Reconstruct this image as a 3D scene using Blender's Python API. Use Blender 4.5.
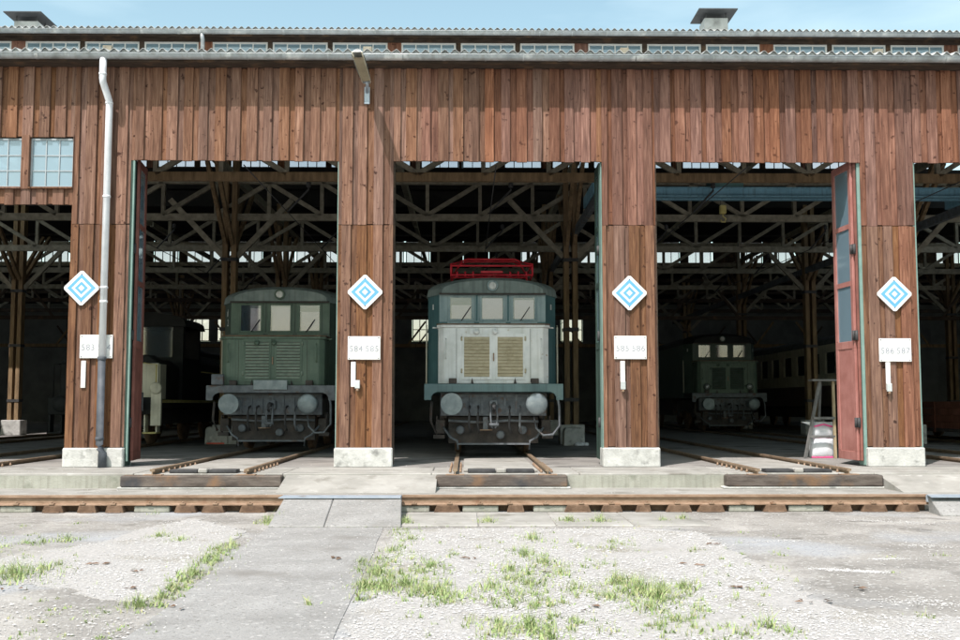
import bpy, bmesh, math, random
from mathutils import Vector, Matrix, Euler
random.seed(7)
R = math.radians
S = bpy.context.scene
C = S.collection
for o in list(bpy.data.objects): bpy.data.objects.remove(o)

# ------------------------------------------------------------------ camera
F_PX, CAM = 1050.0, Vector((0.0, -19.1, 1.13))
PITCH, YAW = math.atan(84/F_PX), math.atan(14/F_PX)
cam = bpy.data.objects.new('camera', bpy.data.cameras.new('camera'))
C.objects.link(cam)
cam.data.sensor_width = 36; cam.data.lens = F_PX/960*36
cam.data.clip_start = 0.1; cam.data.clip_end = 4000
cam.location = CAM; cam.rotation_euler = (math.pi/2+PITCH, 0, -YAW)
S.camera = cam
ROT = Euler(cam.rotation_euler).to_matrix()

# ------------------------------------------------------------------ sky, sun, exposure
SUN = Vector((0.6, 1.0, -1.72))
w = bpy.data.worlds.new('World'); S.world = w; w.use_nodes = True
nt = w.node_tree; nt.nodes.clear()
sky = nt.nodes.new('ShaderNodeTexSky'); sky.sky_type = 'NISHITA'; sky.sun_disc = False
sky.sun_elevation = math.atan2(1.72, math.hypot(.6, 1)); sky.sun_rotation = math.atan2(-.6, -1.0)
sky.air_density = 1.05; sky.dust_density = 1.6; sky.ozone_density = 1.0
tint = nt.nodes.new('ShaderNodeMix'); tint.data_type = 'RGBA'; tint.blend_type = 'MULTIPLY'
tint.inputs[0].default_value = 1; tint.inputs[7].default_value = (1.52, 1.53, 1.19, 1)
tc = nt.nodes.new('ShaderNodeTexCoord')
mp = nt.nodes.new('ShaderNodeMapping'); mp.inputs['Scale'].default_value = (1.2, 1.2, 5)
cn = nt.nodes.new('ShaderNodeTexNoise'); cn.inputs['Scale'].default_value = 2.2; cn.inputs['Detail'].default_value = 6
cr = nt.nodes.new('ShaderNodeValToRGB'); cr.color_ramp.elements[0].position = .45; cr.color_ramp.elements[1].position = .8
cr.color_ramp.elements[1].color = (.35, .35, .35, 1)
cl = nt.nodes.new('ShaderNodeMix'); cl.data_type = 'RGBA'; cl.inputs[7].default_value = (9, 10, 9.8, 1)
bg = nt.nodes.new('ShaderNodeBackground'); bg.inputs['Strength'].default_value = .15
ow = nt.nodes.new('ShaderNodeOutputWorld')
L = nt.links.new
L(sky.outputs[0], tint.inputs[6]); L(tc.outputs['Generated'], mp.inputs[0]); L(mp.outputs[0], cn.inputs['Vector'])
L(cn.outputs[0], cr.inputs[0]); L(cr.outputs[0], cl.inputs[0]); L(tint.outputs[2], cl.inputs[6])
L(cl.outputs[2], bg.inputs[0]); L(bg.outputs[0], ow.inputs[0])
sl = bpy.data.lights.new('sun', 'SUN'); sl.energy = 4.2; sl.angle = R(.53); sl.color = (1, .92, .90)
so = bpy.data.objects.new('sun', sl); C.objects.link(so)
so.rotation_euler = SUN.to_track_quat('-Z', 'Y').to_euler(); so.location = (-12, -20, 36)
S.view_settings.view_transform = 'Standard'; S.view_settings.look = 'None'
S.view_settings.exposure = .34; S.view_settings.gamma = 1
S.render.engine = 'CYCLES'
S.cycles.max_bounces = 10; S.cycles.diffuse_bounces = 6; S.cycles.transparent_max_bounces = 12

# ------------------------------------------------------------------ pixel -> place
def ray(px, py):
    return ROT @ Vector(((px-480)/F_PX, (320-py)/F_PX, -1))
def P(px, py, Y=0.0):                       # on a vertical plane parallel to the facade
    d = ray(px, py); t = (Y-CAM.y)/d.y; p = CAM+d*t
    return p.x, p.z
def PX(px, Y=0.0, py=404): return P(px, py, Y)[0]
def PZ(py, Y=0.0, px=480): return P(px, py, Y)[1]
def G(px, py, Z=-.475):                     # on a level plane
    d = ray(px, py); t = (Z-CAM.z)/d.z; p = CAM+d*t
    return p.x, p.y

# ------------------------------------------------------------------ materials
MATS = {}
def mat(name, cols, rough=.75, scale=3.0, stretch=(1, 1, 1), bump=.15, bscale=40, metal=0.0,
        rnd=0.0, spots=None, spec=.3, detail=6, hue=0.0, streak=None, coord='Object'):
    m = bpy.data.materials.new(name); m.use_nodes = True
    n = m.node_tree.nodes; l = m.node_tree.links.new
    b = n['Principled BSDF']; b.inputs['Roughness'].default_value = rough; b.inputs['Metallic'].default_value = metal
    b.inputs['Specular IOR Level'].default_value = spec
    t = n.new('ShaderNodeTexCoord'); oi = n.new('ShaderNodeObjectInfo')
    off = n.new('ShaderNodeVectorMath'); off.operation = 'MULTIPLY_ADD'
    off.inputs[1].default_value = (37, 53, 71)
    l(oi.outputs['Random'], off.inputs[0]); l(t.outputs[coord], off.inputs[2])
    mpn = n.new('ShaderNodeMapping'); mpn.inputs['Scale'].default_value = stretch
    l(off.outputs[0], mpn.inputs[0])
    no = n.new('ShaderNodeTexNoise'); no.inputs['Scale'].default_value = scale; no.inputs['Detail'].default_value = detail
    no.inputs['Roughness'].default_value = .62
    l(mpn.outputs[0], no.inputs['Vector'])
    ra = n.new('ShaderNodeValToRGB'); e = ra.color_ramp.elements
    k = len(cols); e[0].position = .3; e[1].position = .7
    e[0].color = (*cols[0], 1); e[1].color = (*cols[-1], 1)
    for i in range(1, k-1):
        x = e.new(.3+.4*i/(k-1)); x.color = (*cols[i], 1)
    l(no.outputs[0], ra.inputs[0]); out = ra.outputs[0]
    if spots:                                            # (colour, scale, lo, hi) blotches with a shape of their own
        for sp in spots:
            sc_, scl, lo, hi = sp[:4]
            n2 = n.new('ShaderNodeTexNoise'); n2.inputs['Scale'].default_value = scl; n2.inputs['Detail'].default_value = 5
            l(mpn.outputs[0] if len(sp) > 4 else off.outputs[0], n2.inputs['Vector'])
            r2 = n.new('ShaderNodeValToRGB'); r2.color_ramp.elements[0].position = lo; r2.color_ramp.elements[1].position = hi
            l(n2.outputs[0], r2.inputs[0])
            mx = n.new('ShaderNodeMix'); mx.data_type = 'RGBA'; mx.inputs[7].default_value = (*sc_, 1)
            l(r2.outputs[0], mx.inputs[0]); l(out, mx.inputs[6]); out = mx.outputs[2]
    if streak:                                           # vertical dirt streaks
        sm = n.new('ShaderNodeMapping'); sm.inputs['Scale'].default_value = (9, 9, .5); l(off.outputs[0], sm.inputs[0])
        n3 = n.new('ShaderNodeTexNoise'); n3.inputs['Scale'].default_value = 1.6; n3.inputs['Detail'].default_value = 6
        l(sm.outputs[0], n3.inputs['Vector'])
        r3 = n.new('ShaderNodeValToRGB'); r3.color_ramp.elements[0].position = .5; r3.color_ramp.elements[1].position = .78
        r3.color_ramp.elements[1].color = (.75, .75, .75, 1)
        l(n3.outputs[0], r3.inputs[0])
        mx = n.new('ShaderNodeMix'); mx.data_type = 'RGBA'; mx.inputs[7].default_value = (*streak, 1)
        l(r3.outputs[0], mx.inputs[0]); l(out, mx.inputs[6]); out = mx.outputs[2]
    if rnd or hue:
        hs = n.new('ShaderNodeHueSaturation')
        mr = n.new('ShaderNodeMapRange'); mr.inputs[3].default_value = 1-rnd; mr.inputs[4].default_value = 1+rnd
        l(oi.outputs['Random'], mr.inputs[0]); l(mr.outputs[0], hs.inputs['Value'])
        if hue:
            ml = n.new('ShaderNodeMath'); ml.operation = 'MULTIPLY'; ml.inputs[1].default_value = 7.31
            fr = n.new('ShaderNodeMath'); fr.operation = 'FRACT'
            l(oi.outputs['Random'], ml.inputs[0]); l(ml.outputs[0], fr.inputs[0])
            m2 = n.new('ShaderNodeMapRange'); m2.inputs[3].default_value = .5-hue; m2.inputs[4].default_value = .5+hue
            l(fr.outputs[0], m2.inputs[0]); l(m2.outputs[0], hs.inputs['Hue'])
            m3 = n.new('ShaderNodeMapRange'); m3.inputs[3].default_value = .8; m3.inputs[4].default_value = 1.12
            l(fr.outputs[0], m3.inputs[0]); l(m3.outputs[0], hs.inputs['Saturation'])
        l(out, hs.inputs['Color']); out = hs.outputs[0]
    l(out, b.inputs['Base Color'])
    if bump:
        nb = n.new('ShaderNodeTexNoise'); nb.inputs['Scale'].default_value = bscale; nb.inputs['Detail'].default_value = 4
        l(mpn.outputs[0], nb.inputs['Vector'])
        bp = n.new('ShaderNodeBump'); bp.inputs['Strength'].default_value = bump; bp.inputs['Distance'].default_value = .02
        l(nb.outputs[0], bp.inputs['Height']); l(bp.outputs[0], b.inputs['Normal'])
    MATS[name] = m
    return m
def wood_mat(name, cols, knot, rnd, hue):
    m = mat(name, cols, rough=.82, scale=2.2, stretch=(14, 14, .9), bump=.35, bscale=9, rnd=rnd, hue=hue, spec=.2,
            spots=[(tuple(min(1, c*1.35+.02) for c in cols[-1]), 1.1, .6, .9, 1), (tuple(c*.55 for c in cols[0]), 1.9, .60, .75, 1), (knot, 9, .635, .70)], streak=tuple(c*.6 for c in cols[0]))
    return m
wood_mat('board_weathered', [(.118, .057, .037), (.19, .098, .064), (.27, .152, .102)], (.05, .02, .013), .18, .004)
wood_mat('board_brown', [(.095, .045, .027), (.165, .08, .046), (.235, .125, .07)], (.045, .019, .012), .18, .004)
wood_mat('board_red', [(.115, .05, .034), (.185, .085, .057), (.265, .132, .09)], (.08, .033, .022), .2, .005)
mat('timber_truss', [(.16, .145, .115), (.25, .23, .18), (.33, .305, .24)], .85, 2, (3, 3, 3), .2, 20, rnd=.2)
mat('timber_post', [(.12, .085, .05), (.22, .15, .085), (.30, .21, .12)], .85, 2, (5, 5, .8), .2, 10, rnd=.15)
mat('timber_oiled', [(.06, .048, .04), (.11, .09, .078), (.17, .145, .125)], .8, 3, (1, 5, 5), .35, 20,
    spots=[((.2, .12, .07), 3, .52, .72), ((.05, .05, .055), 2, .55, .7)], rnd=.1)
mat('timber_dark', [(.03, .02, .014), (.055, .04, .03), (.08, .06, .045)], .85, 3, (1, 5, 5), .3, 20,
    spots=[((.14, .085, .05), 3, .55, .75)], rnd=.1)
mat('roof_boarding', [(.012, .011, .012), (.02, .019, .02), (.03, .028, .028)], .9, 1, (1, 1, 1), .1)
mat('fibre_cement', [(.36, .37, .36), (.46, .47, .46), (.55, .56, .55)], .8, 3, bump=.15, spots=[((.2, .2, .19), 2, .6, .8)], rnd=.08)
mat('zinc', [(.27, .30, .32), (.37, .40, .42), (.48, .51, .525)], .45, 3, metal=.35, bump=.08, spots=[((.22, .24, .24), 4, .58, .75), ((.62, .64, .64), 2.5, .6, .7)], rnd=.05, spec=.4, streak=(.27, .27, .25))
mat('pipe_white', [(.62, .64, .68), (.74, .76, .8), (.8, .82, .85)], .5, 4, bump=.05, streak=(.45, .45, .45))
mat('pipe_grey', [(.05, .058, .07), (.075, .085, .10), (.11, .12, .135)], .6, 5, bump=.1, spots=[((.25, .2, .15), 6, .65, .8)])
mat('white_paint', [(.64, .64, .62), (.73, .73, .72), (.78, .78, .77)], .5, 5, bump=.04, streak=(.5, .49, .45), spots=[((.45, .33, .22), 16, .70, .76)])
mat('blue_paint', [(.11, .34, .60), (.13, .38, .64), (.16, .41, .67)], .5, 4, bump=.03)
mat('grey_letter', [(.24, .26, .30), (.32, .34, .38)], .6, 30, bump=0)
mat('concrete', [(.25, .245, .225), (.33, .32, .295), (.41, .40, .375)], .88, 1.4, bump=.25, bscale=50,
    spots=[((.20, .19, .165), 2.3, .58, .75), ((.46, .45, .425), 5, .6, .75)], rnd=.06)
mat('concrete_base', [(.36, .36, .34), (.48, .48, .46), (.58, .58, .55)], .88, 4, bump=.4, bscale=30,
    spots=[((.22, .22, .21), 5, .56, .7), ((.66, .66, .63), 6, .6, .75)], rnd=.05)
mat('concrete_ledge', [(.25, .255, .215), (.33, .33, .285), (.40, .40, .35)], .9, 2, bump=.35, bscale=40,
    spots=[((.18, .19, .15), 3, .56, .72)], streak=(.2, .19, .16))
mat('shed_concrete', [(.20, .195, .185), (.27, .26, .245), (.34, .325, .305)], .85, .8, bump=.2, bscale=40,
    spots=[((.11, .10, .095), 1.1, .54, .72), ((.35, .33, .30), 4, .62, .76)])
mat('path_concrete', [(.245, .24, .23), (.30, .295, .285), (.35, .345, .335)], .92, 1.6, bump=.5, bscale=60, detail=10,
    spots=[((.28, .28, .27), 2.2, .58, .74), ((.42, .41, .40), 16, .58, .7), ((.19, .185, .175), 30, .58, .68), ((.22, .21, .195), 1.0, .6, .72)])
mat('old_asphalt', [(.21, .20, .185), (.29, .275, .255), (.37, .355, .33)], .92, .7, (1, 1.6, 1), bump=.6, bscale=45, detail=10,
    spots=[((.43, .41, .385), 1.1, .52, .68), ((.17, .16, .145), 2.2, .57, .72), ((.36, .37, .385), .45, .52, .66), ((.48, .47, .45), 20, .58, .69), ((.15, .145, .135), 34, .6, .68)])
mat('gravel_bed', [(.31, .30, .285), (.42, .405, .39), (.52, .505, .49)], .95, 30, bump=.8, bscale=60,
    spots=[((.30, .28, .24), 1.4, .57, .72)])
mat('gravel_stone', [(.35, .34, .33), (.52, .51, .50), (.65, .64, .63)], .9, 45, bump=.3, bscale=60,
    spots=[((.33, .31, .28), 6, .62, .7)])
mat('rust_rail', [(.20, .13, .085), (.28, .19, .13), (.36, .255, .185)], .85, 6, (1, 3, 3), .3, 50, spots=[((.20, .10, .055), 4, .6, .78)])
mat('rust_dark', [(.09, .055, .037), (.15, .095, .062), (.22, .145, .10)], .9, 6, bump=.4, bscale=40)
mat('rail_top', [(.34, .27, .21), (.43, .37, .31), (.5, .45, .39)], .45, 8, (.5, 4, 4), .1, 40, metal=.4)
mat('rail_steel', [(.16, .11, .075), (.24, .175, .12), (.33, .25, .17)], .6, 6, (3, 1, 3), .2, 40, metal=.2)
mat('steel_plate', [(.30, .36, .42), (.38, .44, .50), (.46, .51, .56)], .5, 5, metal=.3, bump=.1, spots=[((.3, .22, .16), 6, .62, .8)])
mat('steel_dark', [(.03, .03, .032), (.05, .05, .052), (.075, .075, .078)], .6, 6, bump=.15)
mat('under_grey', [(.085, .095, .105), (.135, .148, .162), (.19, .205, .22)], .7, 6, bump=.2, spots=[((.12, .07, .045), 5, .58, .75)])
mat('under_dark', [(.035, .032, .03), (.06, .052, .048), (.09, .075, .065)], .8, 6, bump=.25, spots=[((.11, .06, .04), 5, .6, .75)])
mat('buffer_face', [(.14, .17, .19), (.2, .235, .25), (.28, .31, .32)], .45, 5, metal=.4, bump=.1)
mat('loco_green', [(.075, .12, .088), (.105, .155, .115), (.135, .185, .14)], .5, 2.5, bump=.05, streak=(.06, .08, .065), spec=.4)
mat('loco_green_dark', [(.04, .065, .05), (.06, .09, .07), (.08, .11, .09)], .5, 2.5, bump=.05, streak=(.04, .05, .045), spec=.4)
mat('loco_teal', [(.05, .13, .145), (.07, .16, .175), (.09, .19, .2)], .5, 2.5, bump=.05, streak=(.05, .09, .1), spec=.4)
mat('loco_teal_mid', [(.085, .145, .155), (.11, .18, .19), (.14, .215, .22)], .5, 2.5, bump=.05, streak=(.07, .1, .11), spec=.4)
mat('loco_teal_light', [(.24, .32, .34), (.31, .40, .415), (.36, .45, .46)], .5, 2.5, bump=.05, streak=(.13, .2, .22), spec=.4)
mat('loco_roof', [(.15, .19, .185), (.2, .245, .235), (.25, .295, .28)], .7, 3, bump=.08, streak=(.1, .12, .12))
mat('primer_white', [(.66, .68, .68), (.76, .77, .765), (.80, .81, .80)], .55, 3, bump=.04, streak=(.54, .54, .50), spec=.4, spots=[((.42, .30, .2), 7, .69, .76), ((.6, .62, .6), 2, .5, .7)])
mat('louvre_ochre', [(.34, .29, .19), (.45, .39, .27), (.52, .46, .33)], .7, 8, bump=.1)
mat('louvre_green', [(.16, .21, .17), (.22, .27, .22), (.27, .32, .26)], .6, 8, bump=.1)
mat('panto_red', [(.50, .02, .035), (.62, .03, .05), (.7, .05, .07)], .5, 5, bump=.05)
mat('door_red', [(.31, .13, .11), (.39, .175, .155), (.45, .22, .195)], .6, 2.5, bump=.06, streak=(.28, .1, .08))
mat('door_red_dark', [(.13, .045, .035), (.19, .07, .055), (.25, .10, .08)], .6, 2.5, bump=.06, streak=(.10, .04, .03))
mat('frame_green', [(.13, .22, .195), (.18, .28, .25), (.23, .33, .30)], .6, 3, bump=.08, streak=(.18, .25, .22))
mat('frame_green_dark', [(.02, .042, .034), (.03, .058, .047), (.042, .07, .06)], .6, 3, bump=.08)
mat('crane_blue', [(.16, .33, .44), (.2, .4, .52), (.25, .46, .58)], .6, 3, bump=.05, streak=(.08, .14, .18))
mat('crane_teal', [(.07, .16, .16), (.1, .2, .2), (.13, .24, .24)], .6, 3, bump=.05)
mat('cream', [(.52, .49, .38), (.64, .60, .48), (.71, .67, .54)], .5, 3, bump=.05, streak=(.35, .32, .24))
mat('coach_brown', [(.07, .05, .04), (.10, .07, .055), (.13, .095, .075)], .55, 3, bump=.05)
mat('black_paint', [(.010, .011, .011), (.016, .017, .017), (.024, .025, .025)], .6, 3, bump=.06, spec=.15)
mat('yellow_paint', [(.45, .38, .13), (.55, .47, .18), (.62, .54, .24)], .6, 4, bump=.06, streak=(.25, .2, .1))
mat('wagon_red', [(.11, .04, .025), (.16, .06, .038), (.21, .085, .055)], .8, 3, bump=.15, streak=(.07, .03, .02))
mat('ladder_grey', [(.11, .11, .108), (.16, .16, .155), (.21, .21, .2)], .7, 6, bump=.1)
mat('ladder_wood', [(.30, .23, .14), (.40, .32, .2), (.47, .38, .26)], .8, 4, (4, 4, 1), .1)
mat('sack_white', [(.62, .64, .68), (.74, .76, .80), (.8, .82, .85)], .6, 6, bump=.35, bscale=12)
mat('sack_pink', [(.75, .08, .25), (.8, .1, .3)], .6, 8, bump=.05)
mat('red_stripe', [(.75, .09, .05), (.85, .13, .07)], .6, 8, bump=.05)
mat('lamp_metal', [(.42, .45, .45), (.52, .55, .55), (.62, .64, .63)], .5, 4, metal=.2, bump=.05, streak=(.32, .3, .26))
mat('lamp_diffuser', [(.22, .2, .14), (.30, .27, .19), (.38, .34, .25)], .35, 4, bump=.02, spec=.5)
mat('vent_sheet', [(.045, .05, .055), (.06, .065, .07), (.08, .085, .09)], .6, 3, bump=.05)
mat('blind', [(.66, .72, .76), (.76, .81, .85), (.82, .86, .89)], .8, 3, bump=.05, coord='Object')
mat('frame_white', [(.60, .62, .62), (.70, .72, .72)], .6, 4, bump=.05)
mat('sheet_grey', [(.10, .105, .10), (.14, .145, .14), (.18, .185, .175)], .8, 1, bump=.1)
mat('grass', [(.22, .31, .12), (.30, .39, .16), (.38, .45, .21)], .7, 2.5, bump=0, spots=[((.44, .40, .24), 28, .50, .62), ((.15, .25, .07), 22, .55, .66)])
mat('lead', [(.05, .06, .08), (.07, .08, .1)], .7, 4, bump=.05)
def glass_mat(name, tint_, refl, alpha):
    m = bpy.data.materials.new(name); m.use_nodes = True
    n = m.node_tree.nodes; l = m.node_tree.links.new; n.clear()
    tr = n.new('ShaderNodeBsdfTransparent'); tr.inputs[0].default_value = (*tint_, 1)
    gl = n.new('ShaderNodeBsdfGlossy'); gl.inputs['Roughness'].default_value = .05
    df = n.new('ShaderNodeBsdfDiffuse'); df.inputs[0].default_value = (.27, .40, .49, 1)  # bluish diffuse colour, stands in for the sky reflected in the panes
    no = n.new('ShaderNodeTexNoise'); no.inputs['Scale'].default_value = 2.5
    tcn = n.new('ShaderNodeTexCoord'); l(tcn.outputs['Object'], no.inputs['Vector'])
    bp = n.new('ShaderNodeBump'); bp.inputs['Strength'].default_value = .04; l(no.outputs[0], bp.inputs['Height']); l(bp.outputs[0], gl.inputs['Normal'])
    lw = n.new('ShaderNodeFresnel'); lw.inputs[0].default_value = 1.5
    ad = n.new('ShaderNodeMath'); ad.operation = 'ADD'; ad.inputs[1].default_value = refl; l(lw.outputs[0], ad.inputs[0])
    m1 = n.new('ShaderNodeMixShader'); m1.inputs[0].default_value = alpha; l(tr.outputs[0], m1.inputs[1]); l(df.outputs[0], m1.inputs[2])
    m2 = n.new('ShaderNodeMixShader'); l(ad.outputs[0], m2.inputs[0]); l(m1.outputs[0], m2.inputs[1]); l(gl.outputs[0], m2.inputs[2])
    o = n.new('ShaderNodeOutputMaterial'); l(m2.outputs[0], o.inputs[0]); MATS[name] = m
glass_mat('glass', (.97, .90, .92), .06, .10)
glass_mat('glass_painted_sky', (.7, .76, .78), .12, .66)  # large diffuse share: pale blue sky reflection painted onto the panes
glass_mat('glass_lens', (.6, .6, .6), .2, .7)

# ------------------------------------------------------------------ mesh helpers
class MB:
    def __init__(s): s.v = []; s.f = []; s.sm = []
    def add(s, vs, fs, smooth=False):
        k = len(s.v); s.v += [tuple(v) for v in vs]; s.f += [tuple(i+k for i in f) for f in fs]; s.sm += [smooth]*len(fs); return s
    def box(s, x0, x1, y0, y1, z0, z1):
        return s.add([(x0,y0,z0),(x1,y0,z0),(x1,y1,z0),(x0,y1,z0),(x0,y0,z1),(x1,y0,z1),(x1,y1,z1),(x0,y1,z1)],
                     [(0,3,2,1),(4,5,6,7),(0,1,5,4),(1,2,6,5),(2,3,7,6),(3,0,4,7)])
    def prism(s, poly, axis, a0, a1):      # closed polygon swept along an axis
        n = len(poly)
        def pt(u, v, a): return {'x': (a, u, v), 'y': (u, a, v), 'z': (u, v, a)}[axis]
        vs = [pt(u, v, a0) for u, v in poly]+[pt(u, v, a1) for u, v in poly]
        return s.add(vs, [tuple(range(n)), tuple(range(2*n-1, n-1, -1))]+[(i, i+n, (i+1) % n+n, (i+1) % n) for i in range(n)])
    def bar(s, p, q, wd, ht, up=(0, 0, 1)):
        p, q = Vector(p), Vector(q); d = (q-p).normalized(); up = Vector(up)
        if abs(d.dot(up)) > .99: up = Vector((0, 1, 0))
        a = d.cross(up).normalized()*wd/2; b = a.cross(d).normalized()*ht/2
        vs = [p-a-b, p+a-b, p+a+b, p-a+b, q-a-b, q+a-b, q+a+b, q-a+b]
        return s.add(vs, [(0,1,2,3),(7,6,5,4),(0,4,5,1),(1,5,6,2),(2,6,7,3),(3,7,4,0)])
    def tube(s, pts, r, n=8):
        pts = [Vector(p) for p in pts]; rs = r if isinstance(r, (list, tuple)) else [r]*len(pts)
        vs = []; fs = []; m = len(pts)
        for i, p in enumerate(pts):
            d = (pts[min(i+1, m-1)]-pts[max(i-1, 0)]).normalized()
            u = Vector((0, 0, 1)) if abs(d.z) < .9 else Vector((0, 1, 0))
            a = d.cross(u).normalized(); b = a.cross(d)
            vs += [p+(a*math.cos(2*math.pi*k/n)+b*math.sin(2*math.pi*k/n))*rs[i] for k in range(n)]
        for i in range(m-1):
            fs += [(i*n+k, i*n+(k+1) % n, (i+1)*n+(k+1) % n, (i+1)*n+k) for k in range(n)]
        s.add(vs, fs, True)
        k0 = len(s.v)-len(vs)
        s.f += [tuple(k0+k for k in range(n-1, -1, -1)), tuple(k0+(m-1)*n+k for k in range(n))]; s.sm += [False, False]
        return s
    def lathe(s, prof, o, axis='y', n=20):     # prof: (radius, along)
        vs = []; fs = []
        for r, a in prof:
            for k in range(n):
                c, t = r*math.cos(2*math.pi*k/n), r*math.sin(2*math.pi*k/n)
                vs.append({'y': (o[0]+c, o[1]+a, o[2]+t), 'z': (o[0]+c, o[1]+t, o[2]+a), 'x': (o[0]+a, o[1]+c, o[2]+t)}[axis])
        m = len(prof)
        for i in range(m-1): fs += [(i*n+k, i*n+(k+1) % n, (i+1)*n+(k+1) % n, (i+1)*n+k) for k in range(n)]
        s.add(vs, fs, True); k0 = len(s.v)-len(vs)
        s.f += [tuple(k0+k for k in range(n-1, -1, -1)), tuple(k0+(m-1)*n+k for k in range(n))]; s.sm += [False, False]
        return s
    def mesh(s, name, bevel=0):
        me = bpy.data.meshes.new(name); me.from_pydata(s.v, [], s.f)
        me.polygons.foreach_set('use_smooth', s.sm)
        bm = bmesh.new(); bm.from_mesh(me); bmesh.ops.recalc_face_normals(bm, faces=bm.faces)
        if bevel:
            es = [e for e in bm.edges if len(e.link_faces) == 2 and e.calc_face_angle(0) > R(40)]
            bmesh.ops.bevel(bm, geom=es, offset=bevel, segments=1, affect='EDGES', clamp_overlap=True)
        bm.to_mesh(me); bm.free(); return me
    def build(s, name, m, parent=None, bevel=0, loc=None):
        me = s.mesh(name, bevel); me.materials.append(MATS[m])
        o = bpy.data.objects.new(name, me); C.objects.link(o)
        if parent: o.parent = parent
        if loc: o.location = loc
        return o
def inst(name, me, parent=None, loc=(0, 0, 0), rot=(0, 0, 0), scale=(1, 1, 1)):
    o = bpy.data.objects.new(name, me); C.objects.link(o); o.parent = parent
    o.location = loc; o.rotation_euler = rot; o.scale = scale; return o
def tag(o, label, cat=None, group=None, kind=None):
    if label: o['label'] = label
    if cat: o['category'] = cat
    if group: o['group'] = group
    if kind: o['kind'] = kind
    return o
def thing(name, label, cat, loc=(0, 0, 0), rz=0, group=None):
    o = bpy.data.objects.new(name, None); C.objects.link(o); o.empty_display_size = .2
    o.location = loc; o.rotation_euler = (0, 0, rz); return tag(o, label, cat, group)
def text(body, size, m, parent, loc, rot=(math.pi/2, 0, 0), name='lettering', ext=.001, sp=1.0):
    cu = bpy.data.curves.new(name, 'FONT'); cu.body = body; cu.size = size; cu.extrude = ext
    cu.align_x = 'CENTER'; cu.align_y = 'CENTER'; cu.space_character = sp; cu.resolution_u = 3
    t = bpy.data.objects.new(name, cu); C.objects.link(t)
    me = bpy.data.meshes.new_from_object(t.evaluated_get(bpy.context.evaluated_depsgraph_get()))
    bpy.data.objects.remove(t); me.materials.clear(); me.materials.append(MATS[m])
    return inst(name, me, parent, loc, rot)

# ------------------------------------------------------------------ layout numbers
TRK = [-14.0, -9.2, -4.31, .58, 5.5, 10.3, 15.1]           # track centres
POST = [-16.4, -11.6, -6.77, -1.87, 3.0, 7.85, 12.7, 17.5]  # column lines between them
GZ = -.475                                                 # ground of the transfer pit
RH = .08                                                   # rail head in the shed (floor is 0)
Z_EAVE = PZ(51, -.4)
Z_TOP, Z_DOOR, Z_SEAM, Z_BASE = PZ(69), PZ(161.5), PZ(225), PZ(447)

# ================================================================== SETTING
def sheet(name, pts, z, m, thick=.05, kind='structure', label=None, jitter=0.0, sub=0.0):
    out = []
    n = len(pts)
    for i in range(n):
        a, b = Vector(pts[i]), Vector(pts[(i+1) % n]); k = max(1, int((b-a).length/sub)) if sub else 1
        for j in range(k):
            p = a.lerp(b, j/k)
            out.append((p.x+random.uniform(-jitter, jitter), p.y+random.uniform(-jitter, jitter)))
    mb = MB(); mb.prism(out, 'z', z-thick, z)
    o = mb.build(name, m); tag(o, label, kind=kind); return o
g = MB(); g.add([(-1500, -1500, GZ), (1500, -1500, GZ), (1500, 1500, GZ), (-1500, 1500, GZ)], [(0, 1, 2, 3)])
tag(g.build('ground', 'old_asphalt'), 'worn grey asphalt ground in front of the shed', kind='structure')
Y_LEDGE, Y_SHELF = -1.75, -3.12
fl = MB(); fl.box(-34, 34, -.1, 49.5, GZ+.01, 0)
tag(fl.build('shed_floor', 'shed_concrete'), 'dark oily concrete floor inside the shed', kind='structure')
lip = thing('concrete_ledge', 'pale concrete ledge in front of the doors with a low vertical face', None); tag(lip, None, kind='structure')
xx = -20.0; ledge_len = 2.43
k = 0
while xx < 20:
    mb = MB(); mb.box(xx+.004, xx+ledge_len-.004, Y_LEDGE+random.uniform(-.008, .008), -.1, GZ+.01, -.001-random.uniform(0, .004))
    mb.build('ledge_block', 'concrete_ledge' if 0 else 'concrete', lip, .012); xx += ledge_len
for (p0, p1) in ((285, 437), (882, 1080)):
    MB().prism([(-1.3, .006), (Y_LEDGE, -.03), (-2.75, -.236), (-2.75, -.25), (-1.3, -.25)], 'x', PX(p0, -2.0), PX(p1, -2.0)).build('apron', 'concrete', lip)
mb = MB(); mb.box(-20, 20, Y_SHELF, Y_LEDGE+.02, GZ+.005, -.24)
tag(mb.build('pit_shelf', 'concrete', None, .01), 'narrow concrete shelf below the ledge behind the pit rail', kind='structure')
# a ledge face in greener, damp concrete
mb = MB(); mb.box(-20, 20, Y_LEDGE-.013, Y_LEDGE+.05, -.242, -.035)
mb.build('ledge_face', 'concrete_ledge', lip)
# front kerb strip before the pit rail
mb = MB()
kx0, kx1 = G(404, 520)[0], G(700, 520)[0]
ks = thing('kerb_strip', 'pale concrete strip in front of the pit rail', None); tag(ks, None, kind='structure')
n = 4
for i in range(n):
    a, b = kx0+(kx1-kx0)*i/n, kx0+(kx1-kx0)*(i+1)/n
    MB().box(a+.006, b-.006, G(480, 526.5)[1], -3.5, GZ-.05, GZ+.018-.003*random.random()).build('kerb_slab', 'concrete', ks, .012)
# path towards the camera
pathpts = [G(*p) for p in [(269, 528), (383, 528), (372, 556), (352, 600), (333, 640), (322, 668), (86, 668), (124, 640), (165, 610), (240, 549)]]
sheet('path', pathpts, GZ+.007, 'path_concrete', .05, label='light concrete path leading from the crossing towards the viewer', jitter=.008, sub=.3)
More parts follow.
